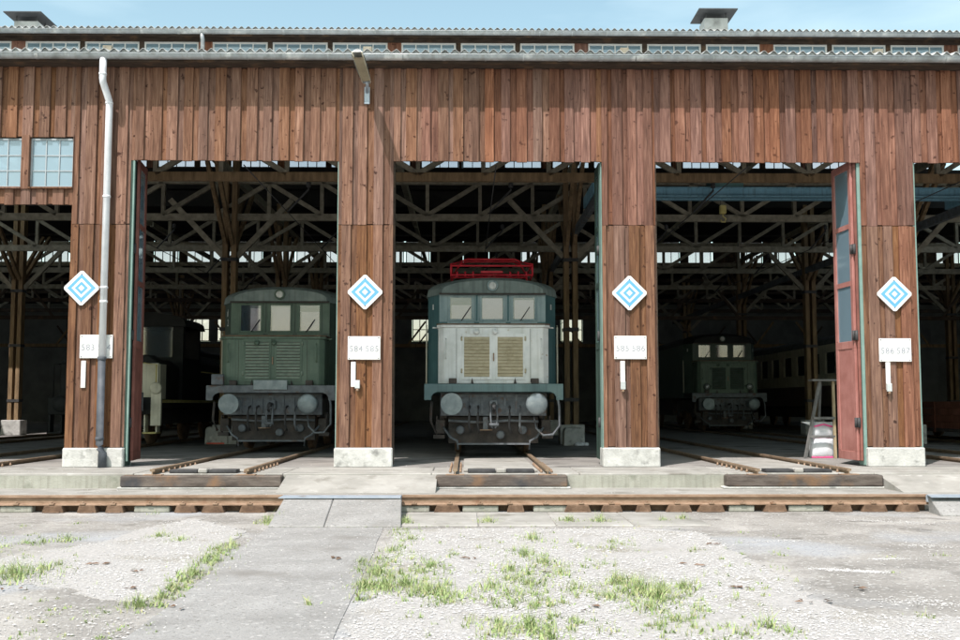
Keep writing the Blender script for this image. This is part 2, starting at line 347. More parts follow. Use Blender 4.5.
# crossing slabs over the pit rail
def crossing(x0, x1, x0b, x1b, label, y_end):
    t = thing('crossing_slab', label, None); tag(t, None, kind='structure')
    cut = .42
    for (u0, u1) in ((0, cut), (cut+.004, 1)):
        a0, a1 = x0+(x1-x0)*u0, x0+(x1-x0)*u1; b0, b1 = x0b+(x1b-x0b)*u0, x0b+(x1b-x0b)*u1
        ys, zs = -3.37, -.235
        vs = [(a0, ys, GZ-.02), (a1, ys, GZ-.02), (b1, y_end, GZ-.02), (b0, y_end, GZ-.02),
              (a0, ys, zs), (a1, ys, zs), (b1, y_end, GZ+.03), (b0, y_end, GZ+.03)]
        MB().add(vs, [(0,3,2,1),(4,5,6,7),(0,1,5,4),(1,2,6,5),(2,3,7,6),(3,0,4,7)]).build('slab', 'path_concrete', t, .012)
    MB().box(x0-.02, x1, -3.366, -3.325, -.33, -.224).build('edge_plate', 'steel_plate', t, .004)
    MB().add([(x0-.02, -3.37, -.224), (x1, -3.37, -.224), (x1, -3.60, -.243), (x0-.06, -3.60, -.243),
              (x0-.02, -3.37, -.214), (x1, -3.37, -.214), (x1, -3.60, -.233), (x0-.06, -3.60, -.233)],
             [(0,3,2,1),(4,5,6,7),(0,1,5,4),(1,2,6,5),(2,3,7,6),(3,0,4,7)]).build('cover_plate', 'steel_plate', t)
crossing(PX(286, -3.4), PX(402, -3.4), G(268, 528)[0], G(401, 528)[0], 'concrete ramp slab with steel edge over the pit rail', G(335, 528)[1])
crossing(PX(926, -3.4), PX(1040, -3.4), G(926, 513)[0], G(1060, 513)[0], 'concrete slab at the right end of the pit rail', -4.0)

# transfer-pit rail with its chairs
def rail_profile(h=.15):
    return [(-.065, 0), (.065, 0), (.065, .012), (.012, .03), (.008, h-.045), (.04, h-.036), (.04, h-.004), (.034, h), (-.034, h), (-.04, h-.004), (-.04, h-.036), (-.008, h-.045), (-.012, .03), (-.065, .012)]
YR, ZR = -3.26, -.37
pr = thing('pit_rail', 'rusty rail on iron chairs along the edge of the pit', None); tag(pr, None, kind='structure')
segs = [(-20, PX(286, YR)), (PX(286, YR)+.01, PX(403, YR)-.01), (PX(403, YR), PX(925, YR))]
for i, (a, b) in enumerate(segs):
    MB().prism([(YR+u, ZR+v) for u, v in rail_profile()], 'x', a, b).build('rail', 'rust_rail', pr)
    MB().box(a, b, YR-.022, YR+.022, ZR+.1501, ZR+.1515).build('running_surface', 'rail_top', pr)
x = -13.0; i = 0
chair = MB(); chair.prism([(-.19, GZ), (.19, GZ), (.15, ZR-.001), (-.15, ZR-.001)], 'y', YR-.10, YR+.10); chair.box(-.13, .13, YR-.13, YR+.1, GZ, GZ+.02)
chair_me = chair.mesh('chair', .006); chair_me.materials.append(MATS['rust_dark'])
clip = MB(); clip.box(-.04, .04, YR-.085, YR-.012, ZR+.012, ZR+.034); clip.lathe([(.014, 0), (.014, .022)], (0, YR-.05, ZR+.034), 'z', 6)
clip_me = clip.mesh('rail_clip', .003); clip_me.materials.append(MATS['rust_rail'])
blk = MB(); blk.box(-.26, .26, YR-.04, YR+.10, GZ, ZR-.012); blk_me = blk.mesh('support_block', .012); blk_me.materials.append(MATS['concrete_ledge'])
def clear(x): return PX(280, YR) < x < PX(408, YR) or x > PX(920, YR)
while x < 10:
    if not clear(x):
        o = inst('rail_chair', chair_me, pr, (x+random.uniform(-.05, .05), 0, 0), scale=(random.uniform(.6, 1.15), 1, 1)); inst('rail_clip', clip_me, pr, (x-.03+random.uniform(-.05, .05), 0, 0))
    if not clear(x+.49):
        inst('support_block', blk_me if random.random() < .6 else chair_me, pr, (x+.49+random.uniform(-.06, .06), 0, 0), scale=(random.uniform(.6, 1.05), 1, 1))
        inst('rail_clip', clip_me, pr, (x+.47, 0, 0))
    x += .98
MB().box(-20, PX(925, YR), Y_SHELF-.012, Y_SHELF+.02, GZ+.004, -.25).build('trough_wall', 'rust_dark', pr)

# shed tracks: two rails each, an end sleeper, fastenings
sleeper_len = {-4.31: (PX(123, -1.95), PX(283, -1.95)), .58: (PX(436, -1.95), PX(567, -1.95)), 5.5: (PX(725, -1.95), PX(880, -1.95))}
names = {-14.0: 'far left track beyond the left pillar', -9.2: 'track leading into the leftmost low opening', -4.31: 'track leading to the green locomotive', .58: 'track leading to the white fronted locomotive',
         5.5: 'empty track in the third doorway', 10.3: 'track leading to the dark locomotive far inside', 15.1: 'track under the cream railcar at the right'}
for k in TRK:
    tr = thing('shed_track', names[k], None); tag(tr, None, kind='structure')
    for sx in (-1, 1):
        x0 = k+sx*.7535
        prof = [(x0+u, RH-.15+v) for u, v in rail_profile()]
        y0 = -1.94 if sx < 0 else -1.90
        MB().prism(prof, 'y', y0, 46).build('rail', 'rail_steel', tr)
        for q in range(7):
            yb = -1.6+q*.34
            for s2 in (-1, 1):
                MB().lathe([(.022, 0), (.022, .03), (.012, .03), (.012, .055)], (x0+s2*.085, yb, .0), 'z', 6).build('rail_bolt', 'rust_rail', tr)
        MB().box(x0-.15, x0+.15, -1.97, -1.80, -.021, -.008).build('tie_plate', 'rust_rail', tr, .002)
    if k in sleeper_len:
        a, b = sleeper_len[k]
        mb = MB(); mb.box(a, b, -2.0, -1.76, -.206, -.022)
        o = mb.build('end_sleeper', 'timber_oiled', tr, .018)
        MB().box(k-.55, k-.09, -1.70, -1.42, 0, .055).build('timber_pad', 'steel_dark', tr, .01)
        MB().box(k+.09, k+.55, -1.70, -1.42, 0, .055).build('timber_pad', 'steel_dark', tr, .01)
        MB().box(k-.075, k+.075, -1.72, -1.5, 0, .07).build('stop_block', 'concrete', tr, .015)
        MB().box(k-.62, k+.62, -1.40, 2.4, -.002, .03).build('track_slab', 'concrete', tr, .01)
        MB().box(a-.05, b+.05, -1.99, -1.76, -.238, -.206).build('bedding', 'concrete_base', tr, .01)

# ================================================================== THE SHED
shed = thing('engine_shed', 'long timber clad locomotive shed with open doorways and corrugated roof', 'building')
PILL = [(PX(69, 0, 330), PX(126.5, 0, 330)), (PX(337, 0, 330), PX(392.5, 0, 330)), (PX(603, 0, 330), PX(657, 0, 330)), (PX(864.5, 0, 330), PX(918.5, 0, 330))]
DOORS = [(PILL[0][1], PILL[1][0]), (PILL[1][1], PILL[2][0]), (PILL[2][1], PILL[3][0])]
X_L, X_R = -19.4, 20.0
# backing that carries the boards
bk = MB()
bk.box(X_L, X_R, .04, .14, Z_DOOR+.03, Z_TOP+.25)
for a, b in PILL: bk.box(a+.03, b-.03, .04, .30, .38, Z_DOOR+.03)
for dx in (-4.87, -9.74): bk.box(PILL[0][0]+dx+.03, PILL[0][1]+dx-.03, .04, .30, .0, Z_DOOR+.03)
for dx in (4.83, 9.7): bk.box(PILL[3][0]+dx+.03, PILL[3][1]+dx-.03, .04, .30, .0, Z_DOOR+.03)
# the window zone left of the first pillar has an opening in the backing
WZT, WZB, WZL = PZ(138.5), PZ(189.5), PZ(205.5)
bk2 = MB()
bk2.box(X_L, X_R, .141, .2, PZ(80), Z_TOP+.2)
bk.v = []; bk.f = []; bk.sm = []
xw = PILL[0][0]+.03
bk.box(xw, X_R, .04, .14, Z_DOOR+.03, Z_TOP+.25)
bk.box(X_L, xw, .04, .14, WZT+.02, Z_TOP+.25)
bk.box(X_L, xw, .04, .14, WZL+.02, WZB-.02)
for a, b in PILL: bk.box(a+.03, b-.03, .04, .30, .38, Z_DOOR+.03)
for dx in (-4.87, -9.74): bk.box(PILL[0][0]+dx+.03, PILL[0][1]+dx-.03, .04, .30, .0, WZB)
for dx in (4.83, 9.7): bk.box(PILL[3][0]+dx+.03, PILL[3][1]+dx-.03, .04, .30, .0, Z_DOOR+.03)
wall = bk.build('front_wall', 'timber_dark', shed)
# boards: proud boards with recessed ones between them
PER = .2935
def zone(x0, x1, z0, z1, m, cond=None, phase=.06, over=0.0):
    n0 = int(math.floor((x0-phase)/PER))-1; n1 = int(math.ceil((x1-phase)/PER))+1
    for i in range(n0, n1):
        rr = random.Random(i*13+int(z0*97))
        wv = .178+rr.uniform(-.02, .024)
        a = phase+i*PER+rr.uniform(-.012, .012); b = a+wv
        mm = m(a) if callable(m) else m
        # recessed board behind
        ra, rb = max(b-.03, x0), min(a+PER+.03, x1)
        if rb-ra > .06 and not (ra < x0+.001 and rb-ra < .08):
            jz = rr.uniform(-.012, .004)
            MB().box(ra, rb, .012-over, .038-over, z0+.012+jz, z1).build('board', mm, wall, .003)
        fa, fb = max(a, x0), min(b, x1)
        if fb-fa > .045:
            jy = rr.uniform(-.004, .004)
            MB().box(fa, fb, -.028+jy-over, .0105+jy-over if jy < 0 else .0105-over, z0+rr.uniform(-.016, .004), z1-.001).build('board', mm, wall, .004)
def upper(x): return 'board_red' if (x > 3.0 or random.random() < .25+.18*x) else 'board_weathered'
def lower(x): return 'board_brown' if random.random() < .8 else 'board_red'
zt = Z_TOP+.004
XB0, XB1 = -11.2, 11.6
zone(XB0, PILL[0][0], WZT, zt, lambda x: 'board_brown' if random.random() < .55 else 'board_weathered')
zone(XB0, PILL[0][0]-.0, WZL, WZB, 'board_weathered')
for i, (a, b) in enumerate(PILL):
    zone(a, b, Z_SEAM, zt, upper if i else (lambda x: 'board_weathered'), over=.004)
    zone(a, b, Z_BASE-.01, Z_SEAM-.006, (lambda x: 'board_weathered' if random.random() < .35 else 'board_brown') if i != 3 else lower)
for a, b in DOORS: zone(a, b, Z_DOOR, zt, upper)
zone(PILL[3][1], XB1, Z_DOOR, zt, upper)
MB().box(X_L, XB0, -.01, .03, WZT, zt).build('board_panel', 'board_weathered', wall)
MB().box(XB1, X_R, -.01, .03, Z_DOOR, zt).build('board_panel', 'board_red', wall)
# concrete feet
for i, (a, b) in enumerate(PILL):
    mb = MB(); mb.box(a-.025, b+.02, -.085, .40, -.01, Z_BASE-.012)
    o = mb.build('pillar_foot', 'concrete_base', shed, .02)
# upper-left window strip
wl = PX(30, 0, 165); wr = PX(73.5, 0, 165)
mat('frame_grey', [(.30, .34, .36), (.4, .44, .46)], .6, 4, bump=.05)
def shed_window(x0, x1, z0, z1, nx, nz, Y, name='window', fm='frame_grey', gm='glass_painted_sky', parent=shed, fw=.03, depth=.05, bw=.018):
    f = MB(); f.box(x0, x1, Y, Y+depth, z0, z0+fw); f.box(x0, x1, Y, Y+depth, z1-fw, z1)
    f.box(x0, x0+fw, Y, Y+depth, z0+fw, z1-fw); f.box(x1-fw, x1, Y, Y+depth, z0+fw, z1-fw)
    ax = [x0+fw+(x1-x0-2*fw)*i/nx for i in range(nx+1)]; az = [z0+fw+(z1-z0-2*fw)*i/nz for i in range(nz+1)]
    for a in ax[1:-1]: f.box(a-bw/2, a+bw/2, Y+.005, Y+depth-.005, z0+fw, z1-fw)
    for i in range(nx):
        for a in az[1:-1]: f.box(ax[i]+(bw/2 if i else 0), ax[i+1]-(bw/2 if i < nx-1 else 0), Y+.008, Y+depth-.008, a-bw/2, a+bw/2)
    fo = f.build(name, fm, parent)
    for i in range(nx):
        for j in range(nz):
            xa, xb = ax[i]+(bw/2 if i else 0), ax[i+1]-(bw/2 if i < nx-1 else 0)
            za, zb = az[j]+(bw/2 if j else 0), az[j+1]-(bw/2 if j < nz-1 else 0)
            cx, cz = (xa+xb)/2, (za+zb)/2
            o = MB().box(xa-cx, xb-cx, -.002, .002, za-cz, zb-cz).build('pane', gm, fo, loc=(cx, Y+depth/2, cz))
            o.rotation_euler = (random.uniform(-.012, .012), 0, random.uniform(-.012, .012))
    return fo
wz0, wz1 = WZB+.02, WZT-.02
ww = wr-wl
for i in range(3):
    a = wl-i*(ww+.15)
    shed_window(a, a+ww, wz0, wz1, 3, 3, .03)
    MB().box(a+ww+.003, a+ww+.147 if i else PILL[0][0], -.052, .06, WZB-.02, WZT+.03).build('mullion_post', 'board_weathered', wall, .004)
    MB().box(a-.01, a+ww+.005, -.07, .03, WZB-.015, WZB+.018).build('window_sill', 'board_brown', wall, .004)
MB().box(X_L, wl-2*(ww+.15)-.01, .02, .06, WZB, WZT).build('board_panel', 'board_brown', wall)

# soffit and fascia under the eave
MB().box(X_L, X_R, -.30, .04, Z_TOP+.006, Z_TOP+.04).build('soffit', 'timber_dark', shed)
MB().box(X_L, X_R, -.34, -.301, Z_TOP+.004, Z_EAVE-.04).build('fascia', 'timber_dark', shed)

# roofs ------------------------------------------------------------
YM0, YM1 = 7.6, 19.3               # walls of the first lantern
Y_ME = 7.15; Z_ME = PZ(28.5, Y_ME)
Z_RF = 9.0                         # front roof where it meets the lantern
def corr_sheet(wv, y0, z0, y1, z1, pitch=.177, amp=.033, seg=8):
    n = wv*seg; vs = []; fs = []
    for t in (0, 1):
        for (yy, zz) in ((y0, z0), (y1, z1)):
            for i in range(n+1):
                vs.append((i*pitch/seg, yy, zz+amp*math.sin(2*math.pi*i/seg)-t*.008))
    m = n+1
    for i in range(n):
        fs += [(i, i+1, m+i+1, m+i), (2*m+i, 3*m+i, 3*m+i+1, 2*m+i+1), (i, 2*m+i, 2*m+i+1, i+1)]
    k = len(vs)                                    # closing filler under the waves at the eave
    for dy in (.045, .055):
        for i in range(n+1):
            vs.append((i*pitch/seg, y0+dy, z0+amp*math.sin(2*math.pi*i/seg)-.0085)); vs.append((i*pitch/seg, y0+dy, z0-.055))
    for i in range(n): fs += [(k+2*i, k+2*i+1, k+2*i+3, k+2*i+2)]
    return MB().add(vs, fs)
roof = MB(); roof.add([(X_L, -.36, Z_EAVE-.06), (X_R, -.36, Z_EAVE-.06), (X_R, YM0, Z_RF-.06), (X_L, YM0, Z_RF-.06),
                       (X_L, -.36, Z_EAVE-.035), (X_R, -.36, Z_EAVE-.035), (X_R, YM0, Z_RF-.035), (X_L, YM0, Z_RF-.035)],
                      [(0,3,2,1),(4,5,6,7),(0,1,5,4),(1,2,6,5),(2,3,7,6),(3,0,4,7)])
roof_front = roof.build('front_roof', 'roof_boarding', shed)
cs = corr_sheet(6, -.40, Z_EAVE, YM0-.02, Z_RF).mesh('roof_sheet'); cs.materials.append(MATS['fibre_cement'])
x = -13.0
while x < 13: inst('roof_sheet', cs, roof_front, (x, random.uniform(-.012, .012), random.uniform(-.004, .006))); x += 6*.177
mroof = MB()
ZRG = Z_ME+1.0
mroof.prism([(Y_ME+.03, Z_ME-.06), ((YM0+YM1)/2, ZRG-.06), (YM1+.45, Z_ME-.06), (YM1+.45, Z_ME-.035), ((YM0+YM1)/2, ZRG-.035), (Y_ME+.03, Z_ME-.035)], 'x', X_L, X_R)
mono = mroof.build('lantern_roof', 'roof_boarding', shed)
cs2 = corr_sheet(6, Y_ME, Z_ME, (YM0+YM1)/2, ZRG).mesh('roof_sheet'); cs2.materials.append(MATS['fibre_cement'])
x = -15.0
while x < 15: inst('roof_sheet', cs2, mono, (x, random.uniform(-.012, .012), random.uniform(-.004, .006))); x += 6*.177
MB().box(X_L, X_R, Y_ME+.06, Y_ME+.09, Z_ME-.20, Z_ME-.06).build('lantern_fascia', 'timber_dark', shed)
Z_W1 = PZ(43, YM0); Z_W0 = Z_W1-.95
# lantern front wall with window groups
lw_ = MB(); lw_.box(X_L, X_R, YM0, YM0+.08, Z_RF-.1, Z_W0-.005); lw_.box(X_L, X_R, YM0, YM0+.08, Z_W1+.005, Z_ME+.02)
lw_.build('lantern_wall', 'timber_dark', shed)
def lantern_windows(Y, fm='frame_white', posts=True, gm='glass_painted_sky', rng=(0, 7), z0=Z_W0, z1=Z_W1, full=True):
    for i in range(*rng):
        a, b = POST[i]+.18, POST[i+1]-.18; wv = (b-a-2*.13)/3
        for j in range(3):
            x0 = a+j*(wv+.13)
            shed_window(x0, x0+wv, z0, z1, 4, 1, Y+.01, 'lantern_window', fm, gm, fw=.045, bw=.03)
            if j < 2: MB().box(x0+wv+.002, x0+wv+.128, Y+.0, Y+.06, z0, z1).build('window_post', 'timber_dark', shed)
    for i in range(rng[0], rng[1]+1):
        MB().box(POST[i]-.178, POST[i]+.178, Y-.004, Y+.08, z0, z1).build('wall_post', 'board_red', shed)
lantern_windows(YM0)
# the other lantern walls (seen from inside)
zl0, zl1 = PZ(168.5, YM1), PZ(158, YM1)
m_ = MB(); m_.box(X_L, X_R, YM1, YM1+.08, Z_RF-.6, zl0-.005); m_.box(X_L, X_R, YM1, YM1+.08, zl1+.005, Z_ME+.02); m_.build('lantern_wall', 'roof_boarding', shed)
lantern_windows(YM1, 'timber_dark', gm='glass', z0=zl0, z1=zl1)
YN0, YN1 = 30.0, 41.7
X2 = 34.0
zv = 8.3
mb = MB(); mb.prism([(YM1, Z_RF), (25, zv), (YN0, Z_RF), (YN0, Z_RF+.05), (25, zv+.05), (YM1, Z_RF+.05)], 'x', -X2, X2); mb.build('valley_roof', 'roof_boarding', shed)
mb = MB(); mb.prism([(YN0-.3, Z_ME-.03), ((YN0+YN1)/2, ZRG), (YN1+.4, Z_ME-.03), (YN1+.4, Z_ME+.02), ((YN0+YN1)/2, ZRG+.05), (YN0-.3, Z_ME+.02)], 'x', -X2, X2); mb.build('lantern_roof', 'roof_boarding', shed)
mb = MB(); mb.prism([(YN1, Z_RF), (49.6, 7.6), (49.6, 7.65), (YN1, Z_RF+.05)], 'x', -X2, X2); mb.build('rear_roof', 'roof_boarding', shed)
for Y in (YN0, YN1):
    m_ = MB(); m_.box(-X2, X2, Y, Y+.08, Z_RF-.1, Z_W0-.3); m_.box(-X2, X2, Y, Y+.08, Z_W1+.1, Z_ME+.02); m_.build('lantern_wall', 'roof_boarding', shed)
    i = -6
    for i in range(-6, 7):
        a = .56+i*4.87-2.2
        for j in range(3):
            if random.Random(i*7+j*3+int(Y)).random() < .42: MB().box(a+j*1.5-.01, a+j*1.5+1.45, Y, Y+.06, Z_W0-.31, Z_W1+.11).build('boarded_window', 'timber_dark', shed)
            else: shed_window(a+j*1.5, a+j*1.5+1.38, Z_W0-.3, Z_W1+.1, 3, 1, Y+.01, 'lantern_window', 'timber_dark', 'glass', fw=.05, bw=.04)
        MB().box(a-.45, a-.01, Y, Y+.07, Z_W0-.3, Z_W1+.1).build('wall_post', 'timber_dark', shed)
# rear wall with its row of windows
ZB0, ZB1 = 5.2, 6.75
rw = MB(); rw.box(-X2, X2, 49.4, 49.6, 0, ZB0-.01); rw.box(-X2, X2, 49.4, 49.6, ZB1+.01, 7.7)
for q in (-1, 1): rw.box(min(q*31.2, q*X2), max(q*31.2, q*X2), 49.4, 49.6, ZB0-.01, ZB1+.01)
rear = rw.build('rear_wall', 'sheet_grey', shed)
for i in range(-6, 7):
    a = .56+i*4.87-2.2
    for j in range(3):
        if not (-24 < a+j*1.5 < -13.5 or (5.0 < a+j*1.5 < 7.5) or (-5 < a+j*1.5 < -2.8)): MB().box(a+j*1.5-.02, a+j*1.5+1.48, 49.42, 49.5, ZB0-.02, ZB1+.02).build('boarded_window', 'sheet_grey', shed)
        else: shed_window(a+j*1.5, a+j*1.5+1.4, ZB0, ZB1, 3, 2, 49.45, 'rear_window', 'timber_dark', 'glass', fw=.06, bw=.05)
    MB().box(a-.45, a-.01, 49.4, 49.6, ZB0, ZB1).build('wall_post', 'sheet_grey', shed)
for sx in (-1, 1):
    MB().box(sx*X2-.1, sx*X2+.1, 0, 49.6, 0, 9.2).build('side_wall', 'sheet_grey', shed)
    x0, x1 = (X_L, -X2) if sx < 0 else (X_R, X2)
    MB().box(min(x0, x1), max(x0, x1), 0, .1, 5.4, 8).build('front_wall_end', 'board_brown', shed)
    MB().box(min(x0, x1), max(x0, x1), -.3, 20, 8.0, 8.1).build('side_roof', 'roof_boarding', shed)

# gutters -----------------------------------------------------------
def gutter(yc, zt, r, nm, x0, x1, step):
    pts = [(-r*math.cos(a), -r*math.sin(a)) for a in [math.pi*i/8 for i in range(9)]]
    inner = [((u)*.9, v*.9+.004) for u, v in reversed(pts)]
    mb = MB(); mb.prism([(yc+u, zt+v) for u, v in pts+inner], 'x', x0, x1)
    mb.tube([(x0, yc-r, zt), (x1, yc-r, zt)], .012, 8)
    go = mb.build(nm, 'zinc', shed)
    x = x0+random.random()
    while x < x1:
        w_ = .012 if random.random() < .7 else .03
        p2 = [(u*1.06, v*1.06) for u, v in pts]+[(u*1.0, v*1.0) for u, v in reversed(pts)]
        MB().prism([(yc+u, zt+v) for u, v in p2], 'x', x, x+w_*2).build('gutter_bracket', 'zinc', go)
        x += step*random.uniform(.85, 1.15)
    return go
zg = PZ(54.8, -.48)
gutter(-.42, zg, .085, 'gutter', -13, 13, .72)
gutter(Y_ME-.03, PZ(30.8, Y_ME-.1), .085, 'lantern_gutter', -15, 15, .9)
# downpipe from the front gutter
xp = PX(103, -.12, 270)
ztop = zg-.07
dp = MB()
zA, zB, zC, zM = PZ(80, -.4), PZ(86, -.4), PZ(106, -.1), PZ(357, -.1)
dp.tube([(xp+.0, -.42, ztop), (xp, -.42, zA), (xp+.0, -.40, zA-.06), (xp+.035, -.15, zC+.06), (xp+.035, -.135, zC-.02), (xp+.03, -.135, zM)], .062, 14)
dpo = dp.build('downpipe', 'pipe_white', shed)
for zz in (zA+.06, zC, PZ(200), PZ(290), PZ(304)):
    MB().lathe([(.068, 0), (.072, .01), (.072, .03), (.068, .04)], (xp+(.033 if zz < zA else 0), -.135 if zz < zA else -.42, zz), 'z', 14).build('pipe_collar', 'pipe_white', dpo)
MB().tube([(xp+.03, -.135, zM), (xp+.03, -.135, .40), (xp+.05, -.15, .34), (xp+.10, -.17, .25), (xp+.10, -.17, -.0)], [.066, .066, .068, .075, .075], 14).build('pipe_foot', 'pipe_grey', dpo)
for zz in (zM-.06, PZ(440)):
    MB().lathe([(.07, 0), (.078, .01), (.078, .05), (.07, .06)], (xp+.03, -.135, zz), 'z', 14).build('pipe_collar', 'pipe_grey', dpo)
# short pipe linking the upper gutter to the front roof
xq = PX(194, Y_ME)
MB().tube([(xq, Y_ME-.03, PZ(34, Y_ME)), (xq+.02, Y_ME+.0, PZ(41, Y_ME)), (xq-.03, Y_ME+.2, PZ(50, Y_ME)-.3)], .055, 10).build('lantern_pipe', 'zinc', shed)
# roof vents
for (pl, prr, yn, bl, br) in ((3, 41, 12.0, 13.5, 37), (699, 738, 9.0, 703, 728)):
    Yv = 9.2
    x0, zz = P(pl, yn, Yv); x1, _ = P(prr, yn, Yv)
    v = MB(); v.box(x0, x1, Yv, Yv+1.15, zz, zz+.035); 
    vo = v.build('roof_vent', 'vent_sheet', shed, .006)
    xc = (x0+x1)/2
    MB().box(xc-.33, xc+.33, Yv+.28, Yv+.94, Z_ME+.15, zz-.14).build('vent_box', 'fibre_cement', vo, .01)
    for sx in (-1, 1):
        for sy in (.32, .9): MB().box(xc+sx*.28-.015, xc+sx*.28+.015, Yv+sy-.015, Yv+sy+.015, zz-.14, zz).build('vent_strut', 'vent_sheet', vo)

# trusses, columns, braces -------------------------------------------
ZC = 6.5; TD = 1.05; PAN = 1.52
vert = MB(); vert.box(-.05, .05, -.06, .06, .09, TD-.09); vert_me = vert.mesh('truss_post'); vert_me.materials.append(MATS['timber_truss'])
dl = MB(); dl.bar((0, -.02, .06), (PAN, -.02, TD-.06), .10, .12); dg_me = dl.mesh('truss_diagonal'); dg_me.materials.append(MATS['timber_truss'])
for Y in (5.0, 10.9, 17.0, 23.0, 29.0, 35.2, 41.2):
    half = 13+Y*.42; ZC = 6.40 if Y < 6 else 6.5
    t = MB(); t.box(-half, half, -.07, .07, ZC-.11, ZC+.09); t.box(-half, half, -.07, .07, ZC+TD-.09, ZC+TD+.09)
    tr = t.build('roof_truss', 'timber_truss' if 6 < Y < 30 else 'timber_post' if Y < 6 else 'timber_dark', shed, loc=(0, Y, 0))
    n = int(half/PAN)
    for i in range(-n, n):
        x = .4+i*PAN
        inst('truss_post', vert_me, tr, (x, 0, ZC))
        up = (math.floor((x-POST[2]+4.9)/4.87) % 2) == 0
        if up: inst('truss_diagonal', dg_me, tr, (x, 0, ZC))
        else: inst('truss_diagonal', dg_me, tr, (x+PAN, 0, ZC), scale=(-1, 1, 1))
COLS = [(-16.4, 19.4), (-6.77, 10.9), (3.0, 10.9), (12.7, 10.9), (-6.77, 19.4), (3.0, 19.4), (12.7, 19.4), (-6.77, 29), (3.0, 29), (12.7, 29), (22.4, 29), (-16.4, 29), (-26.0, 29), (-16.4, 10.9),
        (-6.77, 41), (3.0, 41), (12.7, 41), (22.4, 41), (-16.4, 41)]
for (x, Y) in COLS:
    c = MB(); c.box(x-.20, x-.05, Y-.16, Y+.16, 0, ZC+2.0); c.box(x+.05, x+.20, Y-.16, Y+.16, 0, ZC+2.0)
    co = c.build('column', 'timber_post', shed, .008)
    for zz in (1.2, 3.2, 5.2): MB().box(x-.22, x+.22, Y-.18, Y+.18, zz, zz+.1).build('column_strap', 'steel_dark', co)
    MB().box(x-.35, x+.35, Y-.3, Y+.3, 0, .55).build('column_foot', 'concrete_base', co, .02)
    for sx in (-1, 1):
        MB().bar((x+sx*.2, Y, 5.35), (x+sx*1.75, Y, 7.0), .12, .15).build('knee_brace', 'timber_truss', co)
        MB().bar((x+sx*.1, Y-.2, 5.7), (x+sx*.12, Y-2.4, 7.6), .1, .14).build('knee_brace', 'timber_post', co)
        MB().bar((x+sx*.1, Y+.2, 5.7), (x+sx*.12, Y+2.4, 7.6), .1, .14).build('knee_brace', 'timber_post', co)
# long members running into the shed and a collar beam over each column line
for x in POST[1:7]:
    MB().box(x-.08, x+.08, .3, 19.2, ZC+TD+.1, ZC+TD+.32).build('tie_beam', 'timber_truss', shed)
    MB().box(x-.06, x+.06, 19.4, 41.5, ZC+TD+.1, ZC+TD+.28).build('tie_beam', 'timber_truss', shed)
# lower walkways, pipes and rails along the depth of the shed
for (Y, z, m_) in ((26, 4.75, 'timber_dark'), (34, 4.0, 'timber_post'), (44, 4.5, 'timber_dark')):
    mb = MB(); mb.box(-26, 26, Y-.05, Y+.05, z, z+.16)
    b_ = mb.build('cross_beam', m_, shed)
    for i in range(-8, 9):
        MB().bar((i*2.95, Y, z+.1), (i*2.95+.9*(1 if i % 2 else -1), Y, z+1.3), .07, .09).build('brace', m_, b_)
# smoke duct-like dark hangers and contact wire gear over the tracks
for k in TRK[1:6]:
    mb = MB()
    mb.tube([(k, 1.0, 5.75), (k, 45, 5.75)], .012, 5)
    for yy in (6, 12, 18, 24, 30):
        mb.tube([(k, yy, 5.75), (k+.5, yy, 6.3), (k+.5, yy, 6.5)], .025, 5)
        mb.lathe([(.05, 0), (.06, .03), (.05, .06), (.06, .09), (.05, .12)], (k+.5, yy, 6.36), 'z', 8)
    tag(mb.build('contact_wire', 'steel_dark', shed), None)

# folding doors -------------------------------------------------------
def door_leaf(hinge_x, y0, y1, dx, red, green, face, nm='folding_door'):
    """a leaf standing open into the shed: starts at hinge_x,y0 and runs to hinge_x+dx,y1"""
    d = Vector((dx, y1-y0)); Lw = d.length; ang = math.atan2(y1-y0, dx)
    z0, z1 = .10, Z_DOOR+.06; zm = PZ(345, .6); th = .05; fw = .11
    panel = red; red = green or red
    root = MB(); root.box(0, Lw, -th/2, th/2, z0, z0+.16); root.box(0, Lw, -th/2, th/2, z1-.14, z1); root.box(0, Lw, -th/2, th/2, zm-.08, zm+.06)
    root.box(0, fw, -th/2, th/2, z0+.16, zm-.08); root.box(0, fw, -th/2, th/2, zm+.06, z1-.14)
    root.box(Lw-fw, Lw, -th/2, th/2, z0+.16, zm-.08); root.box(Lw-fw, Lw, -th/2, th/2, zm+.06, z1-.14)
    o = root.build(nm, red, shed, .005); o.location = (hinge_x, y0, 0); o.rotation_euler = (0, 0, ang)
    MB().box(fw, Lw-fw, -th/2+.012, th/2-.012, z0+.16, zm-.08).build('door_panel', panel, o)
    n = 3; hh = (z1-.14-zm-.06)/n
    for i in range(n):
        a = zm+.06+i*hh
        if i: MB().box(fw, Lw-fw, -th/2+.003, th/2-.003, a-.045, a+.045).build('glazing_bar', red, o)
        MB().box(fw, Lw-fw, -.003, .003, a+(.045 if i else 0), a+hh-(.045 if i < n-1 else 0)).build('pane', 'glass_painted_sky', o)
    for zz in (.7, 2.3, 3.9): MB().lathe([(.03, 0), (.03, .18)], (0, th/2+.01, zz), 'z', 8).build('hinge', 'steel_dark', o)
    MB().bar((Lw-.06, -th/2-.02, 1.0), (Lw-.06, -th/2-.02, 1.35), .03, .03).build('handle', 'steel_dark', o)
    return o
def jamb(x, wv, m_): MB().box(x, x+wv, .02, .30, .02, Z_DOOR+.02).build('door_jamb', m_, shed, .006)
def leaf_px(p0, y0, p1, y1, m_, off=0.0, fr=None):
    x0 = PX(p0, y0)+off; door_leaf(x0, y0, y1, PX(p1, y1)+off-x0, m_, fr, 1)
a, b = DOORS[0]
jamb(a-.012, .05, 'frame_green_dark'); jamb(b-.018, .022, 'frame_green')
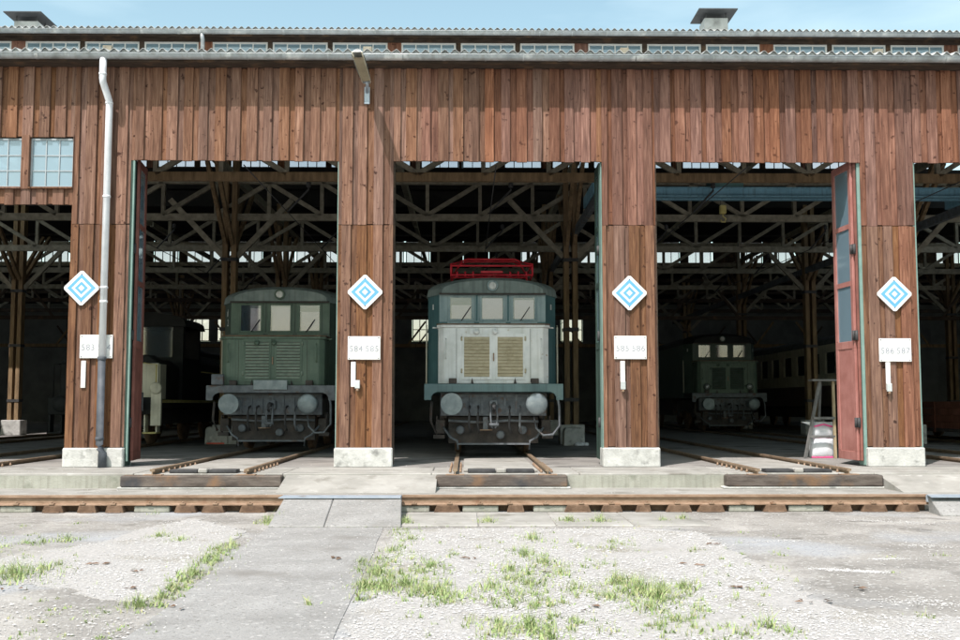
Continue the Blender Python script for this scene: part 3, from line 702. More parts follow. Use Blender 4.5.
leaf_px(132.5, .2, 140.5, .98, 'door_red_dark', 0, 'door_red_dark'); leaf_px(132.5, .2, 140, .98, 'frame_green_dark', -.07)
MB().box(a+.042, a+.075, .0, .05, .1, Z_DOOR).build('door_post', 'frame_green', shed, .004)
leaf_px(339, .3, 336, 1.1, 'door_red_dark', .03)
a, b = DOORS[1]
jamb(a-.006, .03, 'timber_dark'); jamb(b-.018, .022, 'frame_green')
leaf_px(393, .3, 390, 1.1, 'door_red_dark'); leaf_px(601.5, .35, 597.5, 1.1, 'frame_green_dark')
a, b = DOORS[2]
jamb(a-.006, .03, 'timber_dark'); jamb(b-.055, .06, 'frame_green')
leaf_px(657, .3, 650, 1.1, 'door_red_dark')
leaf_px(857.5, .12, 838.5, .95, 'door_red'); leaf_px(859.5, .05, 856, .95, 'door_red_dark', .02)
jamb(PILL[3][1]-.03, .06, 'frame_green')
MB().box(PILL[3][1]+.06, PILL[3][1]+.14, .5, .6, .1, Z_DOOR).build('door_post', 'frame_green', shed, .004)
jamb(PILL[0][0]-.03, .05, 'board_brown')

# ================================================================== THINGS ON THE FACADE
SG = [('blue and white diamond sign beside the white downpipe', 81.5, 288), ('blue and white diamond sign between green and white fronted locomotives', 365, 292),
      ('blue and white diamond sign right of the white fronted locomotive', 629.5, 293), ('blue and white diamond sign by the open pink door leaf', 894.5, 294)]
for lab, px, py in SG:
    x, z = P(px, py, -.07); t = thing('diamond_sign', lab, 'sign', (x, -.060, z), group='diamond signs on the pillars')
    hd = 18.2/54
    for bz in (-.25, .25): MB().lathe([(.011, 0), (.008, -.006)], (0, -.0125, bz), 'y', 6).build('bolt', 'steel_dark', t)
    for j, (f, m_) in enumerate(((1, 'white_paint'), (.76, 'blue_paint'), (.53, 'white_paint'), (.355, 'blue_paint'), (.165, 'white_paint'))):
        h = hd*f; rr = .03 if j == 0 else 0
        poly = [(0, h), (-h, 0), (0, -h), (h, 0)]
        if j == 0:
            c = .93; e = h*(1-c); poly = [(e, h-e), (-e, h-e), (-h+e, e), (-h+e, -e), (-e, -h+e), (e, -h+e), (h-e, -e), (h-e, e)]
        MB().prism(poly, 'y', -.012-.0015*j if j else -.012, .020 if j == 0 else -.011).build('plate' if j == 0 else 'blue_square' if m_ == 'blue_paint' else 'white_square', m_, t)
PL = [('white plate with numbers 583 584 behind the downpipe', '583 584', 96, 346.5, 82.5, 361, 388, False), ('white plate with numbers 584 585 on the pillar between the two lit locomotives', '584 585', 364, 348, 353, 362, 387, True),
      ('white plate with numbers 585 586 on the pillar right of white fronted locomotive', '585 586', 630.5, 347.5, 623, 361, 388, True), ('white plate with numbers 586 587 on the rightmost pillar', '586 587', 895.5, 350, 889, 362, 390, True)]
for lab, tx, px, py, sx, s0, s1, box in PL:
    x, z = P(px, py, -.07); t = thing('number_plate', lab, 'sign', (x, -.052, z), group='number plates on the pillars')
    MB().box(-.295, .295, -.012, .012, -.212, .212).build('plate', 'white_paint', t, .005)
    for bx in (-.265, .265):
        for bz in (-.185, .185): MB().lathe([(.011, 0), (.008, -.006)], (bx, -.0125, bz), 'y', 6).build('bolt', 'steel_dark', t)
    for q, wd_ in enumerate(tx.split()): text(wd_, .155, 'grey_letter', t, (-.145+.29*q, -.0135, -.02), sp=1.1)
    xs = PX(sx, -.05)-x; za, zb = PZ(s0, -.05)-z, PZ(s1, -.05)-z
    MB().box(xs-.042, xs+.042, -.012, .012, zb, za-.0).build('stem', 'white_paint', t, .004)
    if box:
        dx = .08 if sx == 353 else 0
        MB().box(xs+dx-.045, xs+dx+.045, -.06, -.0125, zb-.03, zb+.12).build('lamp_holder', 'lamp_metal', t, .008)
        MB().lathe([(.022, 0), (.028, .02), (.02, .05)], (xs+dx, -.035, zb-.075), 'z', 10).build('lamp_socket', 'rust_rail', t)
# wall lamp over the second pillar
xl, zl = P(367, 103, -.05)
t = thing('wall_lamp', 'long grey fluorescent lamp on a bracket above the second pillar', 'lamp', (xl, -.04, zl))
MB().box(-.05, .05, -.03, .004, -.02, .30).build('wall_bracket', 'steel_plate', t, .006)
x1, z1 = P(367.5, 85, -.22); x2, z2 = P(357, 52, -1.2)
a = Vector((x1-xl, -.20, z1-zl)); b = Vector((x2-xl, -1.18, z2-zl))
MB().tube([(0, -.03, .2), a, a.lerp(b, .12)], .03, 10).build('arm', 'steel_plate', t)
d = (b-a).normalized(); sd = d.cross(Vector((0, 0, 1))).normalized(); upv = sd.cross(d).normalized()
hd = MB(); hh = MB()
secs = []
for i in range(9):
    u = i/8; wv = .10*(.75+.35*math.sin(min(1, u*1.5+.15)*1.57)); hv = .075
    if i == 0: wv *= .75; hv *= .7
    if i == 8: wv *= .7; hv *= .6
    c = a.lerp(b, .04+.96*u); secs.append((c, wv, hv))
vs = []; fs = []; nn = 9
for c, wv, hv in secs:
    for q in range(nn):
        an = math.pi*q/(nn-1); vs.append(c+sd*(wv*math.cos(an))+upv*(hv*math.sin(an)))
for i in range(8):
    for q in range(nn-1): fs.append((i*nn+q, i*nn+q+1, (i+1)*nn+q+1, (i+1)*nn+q))
fs += [tuple(range(nn)), tuple(8*nn+q for q in range(nn-1, -1, -1))]
hd.add(vs, fs, False); hd.build('lamp_head', 'lamp_metal', t)
vs = []; fs = []; nn = 7
for c, wv, hv in secs[1:8]:
    for q in range(nn):
        an = math.pi*q/(nn-1); vs.append(c+sd*(wv*.84*math.cos(an))-upv*(.035*math.sin(an)+.001))
for i in range(6):
    for q in range(nn-1): fs.append((i*nn+q, i*nn+q+1, (i+1)*nn+q+1, (i+1)*nn+q))
MB().add(vs, fs, True).build('diffuser', 'lamp_diffuser', t)
for sx in (-1, 1):
    MB().tube([a.lerp(b, .08)+sd*sx*.075, b+sd*sx*.085], .012, 6).build('lamp_rim', 'cream', t)

# ================================================================== LOCOMOTIVES
def arch(hw, zs, zt, n=14, k=.5):
    return [(hw*math.cos(math.pi*i/n), zs+(zt-zs)*math.sin(math.pi*i/n)**k) for i in range(n+1)]
def locomotive(label, track, Yb, body, front, hood, louv, roofm, pant=None, digits=None, plate=False, blinds=(), lower_lamps=False, gz=0, length=15.0, hw_hood=1.17, lamp='glass_lens', platform='loco_teal_mid', zh=2.66):
    T = thing('electric_locomotive', label, 'locomotive', (track, Yb, RH))
    B = lambda: MB()
    yh, yc = .52, 1.42           # front of hood, front of cab
    zp, zw0, zw1, zr = 1.47, zh+.19, 3.44, 3.50
    # body and cab
    plan = [(-1.17, yc), (1.17, yc), (1.43, yc+.55), (1.43, length-2), (1.17, length-1.45), (-1.17, length-1.45), (-1.43, length-2), (-1.43, yc+.55)]
    b_ = B(); b_.prism(plan, 'z', 1.30, zw0)
    b_.box(-1.43, 1.43, yc+2.6, length-2, zw0, zr)
    for sx in (-1, 1):
        b_.add([(sx*1.17, yc, zw0), (sx*1.43, yc+.55, zw0), (sx*1.43, yc+.55, zr), (sx*1.17, yc, zr), (sx*1.13, yc+.05, zw0), (sx*1.39, yc+.57, zw0), (sx*1.39, yc+.57, zr), (sx*1.13, yc+.05, zr)],
               [(0,1,2,3), (7,6,5,4), (0,4,5,1), (1,5,6,2), (2,6,7,3), (3,7,4,0)])
        b_.box(sx*1.41-.02, sx*1.41+.02, yc+.56, yc+2.6, zw0, zr)
    bo = b_.build('body', body, T)
    fp = B(); ops = [(-.99, -.40), (-.295, .295), (.40, .99)]; e = [-1.168]+[q for p in ops for q in p]+[1.168]
    for i in range(0, 8, 2): fp.box(e[i], e[i+1], yc-.004, yc+.05, zw0-.001, zw1+.05)
    for (p0, p1) in ops: fp.box(p0, p1, yc-.004, yc+.05, zw1-.001, zw1+.05)
    for (p0, p1) in ops: fp.box(p0, p1, yc-.004, yc+.05, zw0-.04, zw0+.012)
    fp.build('cab_front', front, T)
    for i, (p0, p1) in enumerate(ops):
        wf = B(); z0, z1 = zw0+.013, zw1-.002; fwid = .062
        wf.box(p0+.002, p1-.002, yc-.016, yc+.03, z0, z0+.05); wf.box(p0+.002, p1-.002, yc-.016, yc+.03, z1-.05, z1)
        wf.box(p0+.002, p0+fwid, yc-.016, yc+.03, z0+.05, z1-.05); wf.box(p1-fwid, p1-.002, yc-.016, yc+.03, z0+.05, z1-.05)
        wo = wf.build('cab_window', front, T, .006)
        B().box(p0+fwid, p1-fwid, yc+.006, yc+.011, z0+.05, z1-.05).build('pane', 'glass', wo)
        for (bi, f0, f1, g0, g1) in blinds:
            if bi == i:
                wdt = p1-p0-2*fwid
                B().box(p0+fwid+f0*wdt, p0+fwid+f1*wdt, yc+.07, yc+.075, z0+.05+g0*(z1-z0-.1), z0+.05+g1*(z1-z0-.1)).build('blind', 'blind', wo)
    B().box(-1.38, 1.38, yc+2.45, yc+2.6, zw0, zr).build('cab_bulkhead', 'loco_green_dark', T)
    B().box(-.9, .9, yc+.35, yc+.75, zw0, zw0+.10).build('driver_desk', 'black_paint', T, .02)
    for p in (-.345, .345): B().box(p-.02, p+.02, yc-.012, yc-.005, zw0+.02, zw1).build('window_pillar', body, T)
    # roof: swept arch with a rounded nose
    secs = [(yc-.10, 1.12, zr-.055, 3.76), (yc+.02, 1.2, zr-.05, 3.83), (yc+.5, 1.46, zr-.06, 3.87), (length-2, 1.46, zr-.06, 3.87), (length-1.4, 1.15, zr-.05, 3.8)]
    vs = []; fs = []; na = 17
    for (yy, hw, z0, z1) in secs:
        vs += [(x, yy, z) for x, z in arch(hw, z0, z1, na-1, .62)]
    for i in range(len(secs)-1):
        for q in range(na-1): fs.append((i*na+q, i*na+q+1, (i+1)*na+q+1, (i+1)*na+q))
    fs += [tuple(range(na)), tuple((len(secs)-1)*na+q for q in range(na-1, -1, -1))]
    for i in range(len(secs)-1): fs.append((i*na, (i+1)*na, (i+1)*na+na-1, i*na+na-1))
    ro = B().add(vs, fs).build('roof', roofm, T)
    B().bar((-1.17, yc-.105, zr-.04), (1.17, yc-.105, zr-.04), .03, .035).build('rain_strip', 'under_dark', ro)
    # top lamp
    lz = 3.635
    lo = B().lathe([(.12, .0), (.125, -.05), (.115, -.08), (.095, -.083), (.09, -.06)], (0, yc-.10, lz), 'y', 24).build('headlamp', front if lamp == 'glass_lens' else 'cream', T)
    B().lathe([(.088, -.062), (.07, -.075), (.0, -.085)], (0, yc-.10, lz), 'y', 24).build('lens', 'white_paint', lo)
    # hood
    ch = .12; hw = hw_hood
    hp = [(-hw, yc-.002), (-hw, yh+ch*.9), (-hw+ch, yh), (hw-ch, yh), (hw, yh+ch*.9), (hw, yc-.002)]
    ho = B().prism(hp, 'z', zp+.005, zh).build('hood', hood, T, .012)
    hp2 = [(x*1.025, y-.03 if y < yc-.01 else y) for x, y in hp]
    B().prism(hp2, 'z', zh+.0005, zh+.06).build('hood_rim', hood, ho, .012)
    B().prism([(x*1.03, y-.035 if y < yc-.01 else y) for x, y in hp], 'z', zh+.0605, zh+.085).build('hood_top', 'rust_dark', ho)
    for sx in (-1, 1):
        x0, x1 = (sx*.62, sx*.085); x0, x1 = min(x0, x1), max(x0, x1)
        z0, z1 = 1.62, 2.46
        df = B(); fw = .035
        df.box(x0-.05, x1+.045, yh-.018, yh+.002, z0-.06, z0); df.box(x0-.05, x1+.045, yh-.018, yh+.002, z1, z1+.07)
        df.box(x0-.05, x0, yh-.018, yh+.002, z0, z1); df.box(x1, x1+.045, yh-.018, yh+.002, z0, z1)
        do = df.build('louvre_door', hood, T, .003)
        B().box(x0, x1, yh-.004, yh-.001, z0, z1).build('louvre_back', 'under_dark' if louv != 'louvre_ochre' else 'louvre_ochre', do)
        ns = 12
        for q in range(ns):
            za = z0+(z1-z0)*(q+.15)/ns; zb = z0+(z1-z0)*(q+.85)/ns
            B().add([(x0, yh-.005, zb), (x1, yh-.005, zb), (x1, yh-.03, za), (x0, yh-.03, za), (x0, yh-.004, zb-.012), (x1, yh-.004, zb-.012), (x1, yh-.026, za-.006), (x0, yh-.026, za-.006)],
                    [(0,1,2,3), (7,6,5,4), (0,4,5,1), (1,5,6,2), (2,6,7,3), (3,7,4,0)]).build('louvre', louv, do)
        for zz in (1.7, 2.38): B().lathe([(.018, 0), (.018, .09)], (sx*.67, yh-.02, zz), 'z', 8).build('hinge', louv, do)
    B().bar((0, yh-.03, 1.95), (0, yh-.03, 2.12), .025, .03).build('door_latch', 'rust_rail', T)
    for (lx, rr) in ((-.36, .06), (.03, .055)): B().lathe([(rr, .02), (rr, -.05), (rr*.8, -.07), (.0, -.075)], (lx, yh-.03, zh-.09), 'y', 16).build('marker_lamp', hood, T)
    for sx in (-1, 1):
        B().lathe([(.03, 0), (.03, -.05)], (sx*.98, yh+.06, 1.82), 'y', 8).build('grab_knob', 'rust_rail', T)
        B().tube([(sx*(hw+.02), yh+.35, zh+.02), (sx*(hw+.13), yh+.35, zh+.02)], .02, 6).build('rim_handle', hood, T)
    for sx in (-1, 1):
        B().box(sx*.78-.004, sx*.78+.004, yh-.004, yh-.0005, zp+.03, zh-.02).build('panel_seam', 'under_dark', ho)
        for q in range(9): B().lathe([(.010, 0), (.007, -.006)], (sx*.82, yh-.0005, zp+.08+q*.13), 'y', 6).build('rivet', hood, ho)
        B().tube([(sx*1.0, yh-.03, 2.0), (sx*1.0, yh-.07, 2.02), (sx*1.0, yh-.07, 2.4), (sx*1.0, yh-.03, 2.42)], .012, 6).build('grab_rail', hood, ho)
    # wipers, handrails, little side plates
    for (wx, sgn) in ((-.78+.1, 1), (.62, 1)):
        B().tube([(wx, yc-.04, zw0+.03), (wx+.2*sgn, yc-.03, zw0+.33)], .011, 5).build('wiper', 'black_paint', T)
    for sx in (-1, 1):
        B().tube([(sx*1.46, yc+.45, 1.5), (sx*1.46, yc+.42, 1.55), (sx*1.46, yc+.42, 2.75), (sx*1.46, yc+.45, 2.8)], .017, 6).build('handrail', 'cream', T)
        an = math.atan2(.55, .26)*sx
        o = B().box(-.03, .03, -.006, 0, -.06, .06).build('side_plate', 'white_paint', T); o.location = (sx*1.31, yc+.28, 3.2); o.rotation_euler = (0, 0, an)
    if digits:
        for i, d_ in enumerate(digits):
            text(d_, .24, 'white_paint', T, (-1.297, yc+.25, 3.22-.24*i), rot=(math.pi/2, 0, -math.atan2(.55, .26)), name='numeral')
    # platform with turned-down ends
    def rr(x): return x
    pp = [(-1.45, 1.13), (-1.45, 1.47), (1.45, 1.47), (1.45, 1.13), (1.30, 1.13), (1.30, 1.2), (1.26, 1.26), (1.18, 1.30), (-1.18, 1.30), (-1.26, 1.26), (-1.30, 1.2), (-1.30, 1.13)]
    B().prism(pp, 'y', .30, .36).build('platform_edge', platform, T, .008)
    B().box(-1.44, 1.44, .361, yc+.5, 1.36, 1.468).build('platform_deck', 'under_dark', T)
    for sx in (-1, 1): B().box(sx*.86-.08, sx*.86+.08, .32, .44, 1.47, 1.585).build('lamp_bracket', 'under_dark', T, .01); B().prism([(sx*.45-.03, 1.47), (sx*.45+.03, 1.47), (sx*.45, 1.6)], 'y', .4, .44).build('step_bracket', 'under_dark', T)
    # buffer beam with ribs
    bb = B(); bb.box(-1.12, 1.12, .62, .75, .80, 1.29)
    beam = bb.build('buffer_beam', 'under_grey', T, .01)
    for q in range(9):
        x = -.96+q*.24
        B().box(x-.02, x+.02, .58, .619, .84, 1.25).build('beam_rib', 'under_grey', beam)
    for z in (.85, 1.22): B().box(-1.1, 1.1, .585, .618, z-.03, z+.03).build('beam_flange', 'under_grey', beam) if z > 1 else None
    for q in range(12): B().lathe([(.018, 0), (.018, -.02)], (-1.0+q*.18, .585, 1.22), 'y', 6).build('rivet', 'under_grey', beam)
    # buffers
    for sx in (-1, 1):
        if sx < 0: prof = [(.225, 0.0), (.225, .02), (.21, .05), (.09, .07), (.09, .28), (.12, .29), (.13, .55), (.17, .56), (.17, .62)]; front_ = [(.0, -.0), (.225, .0)]
        else: prof = [(.06, -.03), (.14, -.022), (.2, -.006), (.225, .012), (.225, .035), (.09, .07), (.09, .28), (.12, .29), (.13, .55), (.17, .56), (.17, .62)]
        bu = B().lathe(prof, (sx*.875, 0, 1.05-RH*0), 'y', 28).build('buffer', 'buffer_face', T)
        if sx < 0: B().lathe([(.14, -.008), (.14, 0), ], (sx*.875, -.001, 1.05), 'y', 6).build('buffer_boss', 'buffer_face', bu)
    # coupling, hoses, guard bar
    B().box(-.09, .09, .45, .62, .93, 1.13).build('draw_gear', 'under_grey', T, .02)
    B().tube([(0, .55, 1.03), (0, .2, 1.05), (0, .1, 1.0), (0, .08, .92), (0, .16, .88)], [.045, .045, .04, .035, .02], 8).build('draw_hook', 'steel_dark', T)
    for sx in (-1, 1): B().tube([(sx*.06, .3, 1.02), (sx*.07, .2, .8), (sx*.06, .2, .6), (sx*.02, .2, .55)], .02, 6).build('coupling_link', 'under_grey', T)
    B().tube([(-.1, .2, .62), (.1, .2, .62)], .035, 8).build('coupling_screw', 'under_grey', T)
    for x in (-.5, -.32, .34, .56):
        B().tube([(x, .6, 1.0), (x, .42, .98), (x-.01, .36, .85), (x-.02, .38, .6), (x+.02, .45, .45)], .024, 7).build('brake_hose', 'under_grey' if x > .4 else 'steel_dark', T)
    B().lathe([(.15, 0), (.15, .02)], (-.17, .5, .50), 'z', 16).build('sand_cap', 'rust_rail', T)
    B().box(-.22, -.12, .45, .55, .52, .78).build('sand_pipe', 'under_grey', T)
    B().tube([(1.32, .36, 1.25), (1.36, .30, 1.0), (1.37, .27, .6), (1.22, .24, .42), (1.02, .24, .40), (.88, .26, .55), (.83, .34, .78)], .026, 8).build('jumper_cable', 'under_grey', T)
    B().tube([(-1.3, .5, 1.1), (-1.32, .45, .7), (-1.2, .4, .45)], .03, 7).build('step_rod', 'under_dark', T)
    B().tube([(-1.05, .7, .55), (-.9, .55, .35), (-.76, .5, .28), (-.75, .5, .10)], .026, 6).build('guard_bracket', 'under_grey', T)
    B().tube([(1.05, .7, .55), (.9, .55, .35), (.76, .5, .28), (.75, .5, .10)], .026, 6).build('guard_bracket', 'under_grey', T)
    B().box(-.76, .76, .48, .52, .20, .235).build('guard_bar', 'under_grey', T)
    B().box(-.95, .95, .76, .9, .22, .78).build('lower_stretcher', 'under_dark', T, .01)
    for (px_, pz_) in ((-.7, .5), (.15, .4), (.62, .5)): B().lathe([(.09, 0), (.09, -.12), (.06, -.14)], (px_, .76, pz_), 'y', 12).build('air_fitting', 'under_grey', T)
    B().tube([(-.95, .68, .70), (-.3, .66, .66), (.3, .66, .7), (.95, .68, .68)], .03, 6).build('air_pipe', 'under_grey', T)
    for sx in (-1, 1): B().box(sx*1.12-.1, sx*1.12+.1, .72, 1.0, .42, .72).build('sand_box', 'under_dark', T, .02)
    # bogies
    for yb in (1.0, length-5.0):
        fr = B()
        for sx in (-1, 1):
            fr.prism([(yb-.2, .75), (yb+4.2, .75), (yb+4.2, 1.15), (yb+3.2, 1.22), (yb+.8, 1.22), (yb-.2, 1.15)], 'x', sx*1.02-.04, sx*1.02+.04)
        fr.box(-1.0, 1.0, yb+1.9, yb+2.4, .7, 1.2); fr.box(-1.0, 1.0, yb-.2, yb-.1, .8, 1.2)
        bg_ = fr.build('bogie', 'under_dark', T)
        for ya in (yb+.75, yb+3.5):
            for sx in (-1, 1):
                B().lathe([(.63, -.07*sx), (.60, .06*sx), (.52, .062*sx), (.2, .03*sx), (.2, .1*sx)], (sx*.76, ya, .61), 'x', 28).build('wheel', 'rust_dark', bg_)
                B().box(sx*1.09-.06, sx*1.09+.06, ya-.2, ya+.2, .5, .85).build('axle_box', 'under_dark', bg_, .03)
        for sx in (-1, 1):
            B().box(sx*1.15-.12, sx*1.15+.12, yb-.25, yb+.0, .32, .40).build('foot_step', 'under_dark', bg_)
            B().box(sx*1.2-.015, sx*1.2+.015, yb-.2, yb-.1, .40, .8).build('step_hanger', 'under_dark', bg_)
    B().box(-1.2, 1.2, 5.4, length-5.4, .55, 1.295).build('equipment_box', 'under_dark', T)
    if plate: B().box(-.38, .38, .255, .298, 1.37, 1.59).build('front_plate', 'buffer_face', T, .006); B().box(-1.32, -1.05, .22, .36, 1.48, 1.72).build('junction_box', 'under_grey', T, .015)
    if lower_lamps:
        for sx in (-1, 1):
            lo = B().lathe([(.13, .1), (.14, 0), (.12, -.02), (.1, 0)], (sx*.83, yh-.06, 1.72), 'y', 18).build('lower_headlamp', body, T)
            B().lathe([(.1, .0), (.0, -.03)], (sx*.83, yh-.06, 1.72), 'y', 18).build('lens', 'white_paint', lo)
    if pant:
        pn = B(); z0 = 3.9; yp = 2.0
        def tb(*p): pn.tube(p, .023, 6)
        hwp = .92
        for yy in (yp, yp+2.2):
            tb((-hwp, yy, z0+.06), (hwp, yy, z0+.06)); tb((-hwp, yy, z0+.06), (-hwp, yy, z0+.32)); tb((hwp, yy, z0+.06), (hwp, yy, z0+.32)); tb((-hwp, yy, z0+.27), (hwp, yy, z0+.27))
            for x in (-.78, -.6, -.42, .42, .6, .78): tb((x, yy, z0+.0), (x, yy, z0+.14))
        for x in (-hwp, hwp): tb((x, yp, z0+.06), (x, yp+2.2, z0+.06)); tb((x, yp, z0+.30), (x*.98, yp+2.2, z0+.30)); tb((x, yp, z0+.30), (x*.72, yp+1.1, z0+.52)); tb((x, yp+2.2, z0+.3), (x*.72, yp+1.1, z0+.52))
        po = pn.build('pantograph', 'panto_red', T)
        mb = B(); mb.tube([(-.74, yp+.9, z0+.47), (-.55, yp+.9, z0+.54), (.55, yp+.9, z0+.54), (.74, yp+.9, z0+.47)], .026, 6); mb.tube([(-.74, yp+1.3, z0+.47), (-.55, yp+1.3, z0+.54), (.55, yp+1.3, z0+.54), (.74, yp+1.3, z0+.47)], .026, 6)
        mb.build('contact_strip', 'panto_red', po)
        B().box(-.25, .25, yp-.04, yp+.04, z0+.10, z0+.15).build('drive_link', 'panto_red', po)
        for sx in (-1, 1):
            for yy in (yp, yp+2.2): B().lathe([(.05, 0), (.075, .03), (.05, .06), (.075, .09), (.05, .12)], (sx*.7, yy, 3.72), 'z', 10).build('insulator', 'panto_red', po)
    return T
locomotive('electric locomotive with white primed front hood and red pantograph', TRK[3], 2.5, 'loco_teal', 'loco_teal_light', 'primer_white', 'louvre_ochre', 'loco_roof', pant=True,
           blinds=[(0, .05, .98, .0, .66), (1, .02, .98, 0, .98), (2, .05, .97, .0, .9)])
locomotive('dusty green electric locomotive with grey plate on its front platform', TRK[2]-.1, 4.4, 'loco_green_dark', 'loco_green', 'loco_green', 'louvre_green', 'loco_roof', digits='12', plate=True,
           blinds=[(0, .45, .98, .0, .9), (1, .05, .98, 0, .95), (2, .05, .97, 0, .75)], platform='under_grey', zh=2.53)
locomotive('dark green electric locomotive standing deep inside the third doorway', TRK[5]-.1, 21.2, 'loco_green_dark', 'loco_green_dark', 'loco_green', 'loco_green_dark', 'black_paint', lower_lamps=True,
           blinds=[(0, .05, .2, 0, 1), (0, .7, .95, 0, 1), (1, .2, .4, 0, .9)], platform='under_grey')

# ================================================================== OTHER VEHICLES
def wheelset(parent, x0, y, r=.5, m_='rust_dark'):
    for sx in (-1, 1): MB().lathe([(r+.03, -.07*sx), (r, .06*sx), (r*.8, .062*sx), (.15, .03*sx), (.15, .1*sx)], (x0+sx*.76, y, r), 'x', 24).build('wheel', m_, parent)
# diesel shunter left of the green locomotive
T = thing('diesel_shunter', 'black diesel shunter with cream nose left of the green locomotive', 'locomotive', (TRK[1], 7.2, RH))
MB().box(-1.35, 1.35, .62, 9.3, .95, 1.15).build('frame', 'black_paint', T, .02)
MB().box(-1.38, 1.38, .50, .615, .78, 1.22).build('buffer_beam', 'black_paint', T, .015)
MB().box(1.385, 1.41, .55, 9.3, 1.08, 1.16).build('frame_edge', 'yellow_paint', T)
h_ = MB().prism([(-1.28, 1.16), (1.28, 1.16), (1.28, 2.1), (1.0, 2.32), (-1.0, 2.32), (-1.28, 2.1)], 'y', .95, 1.5).build('front_hood', 'black_paint', T, .04)
MB().box(.55, 1.27, .91, .948, 1.18, 2.1).build('front_panel', 'cream', T, .01); MB().box(1.282, 1.30, .95, 1.5, 1.18, 2.08).build('side_panel', 'cream', T)
MB().prism([(-1.2, 1.16), (1.2, 1.16), (1.2, 2.05), (.95, 2.25), (-.95, 2.25), (-1.2, 2.05)], 'y', 1.501, 3.1).build('battery_box', 'black_paint', T, .02)
for q in range(6): MB().box(-.5, .5, .93, .949, 1.4+q*.12, 1.46+q*.12).build('grille_slat', 'under_dark', h_)
cb = MB(); cb.box(-1.3, 1.3, 3.1, 5.0, 1.16, 2.35); cb.box(-1.3, -1.0, 3.1, 5.0, 2.35, 3.2); cb.box(1.0, 1.3, 3.1, 3.3, 2.35, 3.2); cb.box(1.0, 1.3, 4.8, 5, 2.35, 3.2); cb.box(-.1, .1, 3.1, 3.2, 2.35, 3.2); cb.box(-1, 1, 4.8, 5, 2.35, 3.2)
co = cb.build('cab', 'black_paint', T)
MB().prism(arch(1.4, 3.2, 3.6, 12, .6), 'y', 2.95, 5.15).build('cab_roof', 'black_paint', T)
for (a, b) in ((-1.0, -.1), (.1, 1.0)): MB().box(a, b, 3.14, 3.15, 2.35, 3.2).build('cab_window', 'glass', T)
MB().prism([(-1.0, 1.16), (1.0, 1.16), (1.0, 2.3), (.7, 2.55), (-.7, 2.55), (-1.0, 2.3)], 'y', 5.05, 9.0).build('engine_hood', 'black_paint', T, .04)
for sx in (-1, 1):
    MB().lathe([(.05, -.03), (.2, -.01), (.21, .02), (.08, .06), (.08, .3), (.12, .31), (.13, .5)], (sx*.875, 0, 1.05), 'y', 20).build('buffer', 'yellow_paint' if sx > 0 else 'black_paint', T)
    MB().tube([(sx*1.3, .62, 1.2), (sx*1.3, .62, 2.05), (sx*.95, .7, 2.1)], .02, 6).build('handrail', 'yellow_paint' if sx > 0 else 'black_paint', T)
    MB().box(sx*1.2-.17, sx*1.2+.17, .45, .85, .30, .34).build('step', 'yellow_paint' if sx > 0 else 'black_paint', T)
    MB().box(sx*1.2-.17, sx*1.2-.13, .55, .8, .34, .78).build('step_side', 'cream' if sx > 0 else 'black_paint', T); MB().box(sx*1.2+.13, sx*1.2+.17, .55, .8, .34, .78).build('step_side', 'cream' if sx > 0 else 'black_paint', T)
    MB().tube([(sx*1.3, 5.2, 2.0), (sx*1.3, 9.0, 2.0)], .02, 6).build('side_rail', 'yellow_paint', T)
MB().box(1.24, 1.5, .40, .497, .5, 1.5).build('lamp_post', 'cream', T, .01)
MB().lathe([(.10, .1), (.15, .05), (.15, 0), (.12, -.02), (.0, -.03)], (1.37, .36, 1.45), 'y', 20).build('headlamp', 'cream', T)
for y in (2.2, 5.4, 7.8): wheelset(T, 0, y)
MB().box(-1, 1, 1.2, 8.8, .5, .95).build('tank', 'under_dark', T)
# coach-like railcars
def railcar(label, track, y0, y1, lowm, upm, roofm, wpitch=1.6, wl=1.0, front=True):
    T = thing('railcar', label, 'railcar', (track, y0, RH)); Ln = y1-y0
    MB().box(-1.42, 1.42, 0, Ln, .95, 1.75).build('lower_body', lowm, T, .03)
    MB().box(-1.40, 1.40, .01, Ln-.01, 1.751, 2.2).build('waist', upm, T)
    up = MB(); n = int((Ln-.6)/wpitch); zs, ze = 2.2, 3.0
    up.box(-1.40, 1.40, .01, Ln-.01, ze, 3.3)
    for sx in (-1, 1):
        x0, x1 = sorted((sx*1.40, sx*1.34)); prev = .01
        for i in range(n):
            a = .4+i*wpitch
            up.box(x0, x1, prev, a, zs, ze); prev = a+wl
        up.box(x0, x1, prev, Ln-.01, zs, ze)
    for (a, b) in ((-1.33, -1.12), (-.45, -.35), (.35, .45), (1.12, 1.33)): up.box(a, b, .01, .08, zs, ze)
    up.build('upper_body', upm, T)
    for i in range(n):
        for sx in (-1, 1):
            a = .4+i*wpitch; MB().box(sx*1.36-.004, sx*1.36+.004, a, a+wl, zs, ze).build('window', 'glass', T)
    for (a, b) in ((-1.12, -.45), (-.35, .35), (.45, 1.12)): MB().box(a, b, .04, .05, zs, ze).build('front_window', 'glass', T)
    MB().box(-1.3, 1.3, .5, Ln-.3, 2.2, 2.21).build('seat_tops', 'coach_brown', T)
    MB().prism(arch(1.45, 3.3, 3.75, 12, .6), 'y', -.05, Ln+.02).build('roof', roofm, T)
    MB().box(-1.2, 1.2, .6, Ln-.6, .5, .949).build('underframe', 'under_dark', T)
    for sx in (-1, 1):
        MB().lathe([(.05, -.55), (.2, -.53), (.21, -.5), (.08, -.46), (.08, -.2), (.13, -.15), (.13, 0)], (sx*.875, 0, 1.05), 'y', 18).build('buffer', 'under_grey', T)
        MB().lathe([(.1, 0), (.1, -.05), (.0, -.06)], (sx*.9, 0, 1.6), 'y', 14).build('headlamp', 'white_paint', T)
    for y in (2, 4.2, Ln-4.2, Ln-2): wheelset(T, 0, y, .45)
    return T
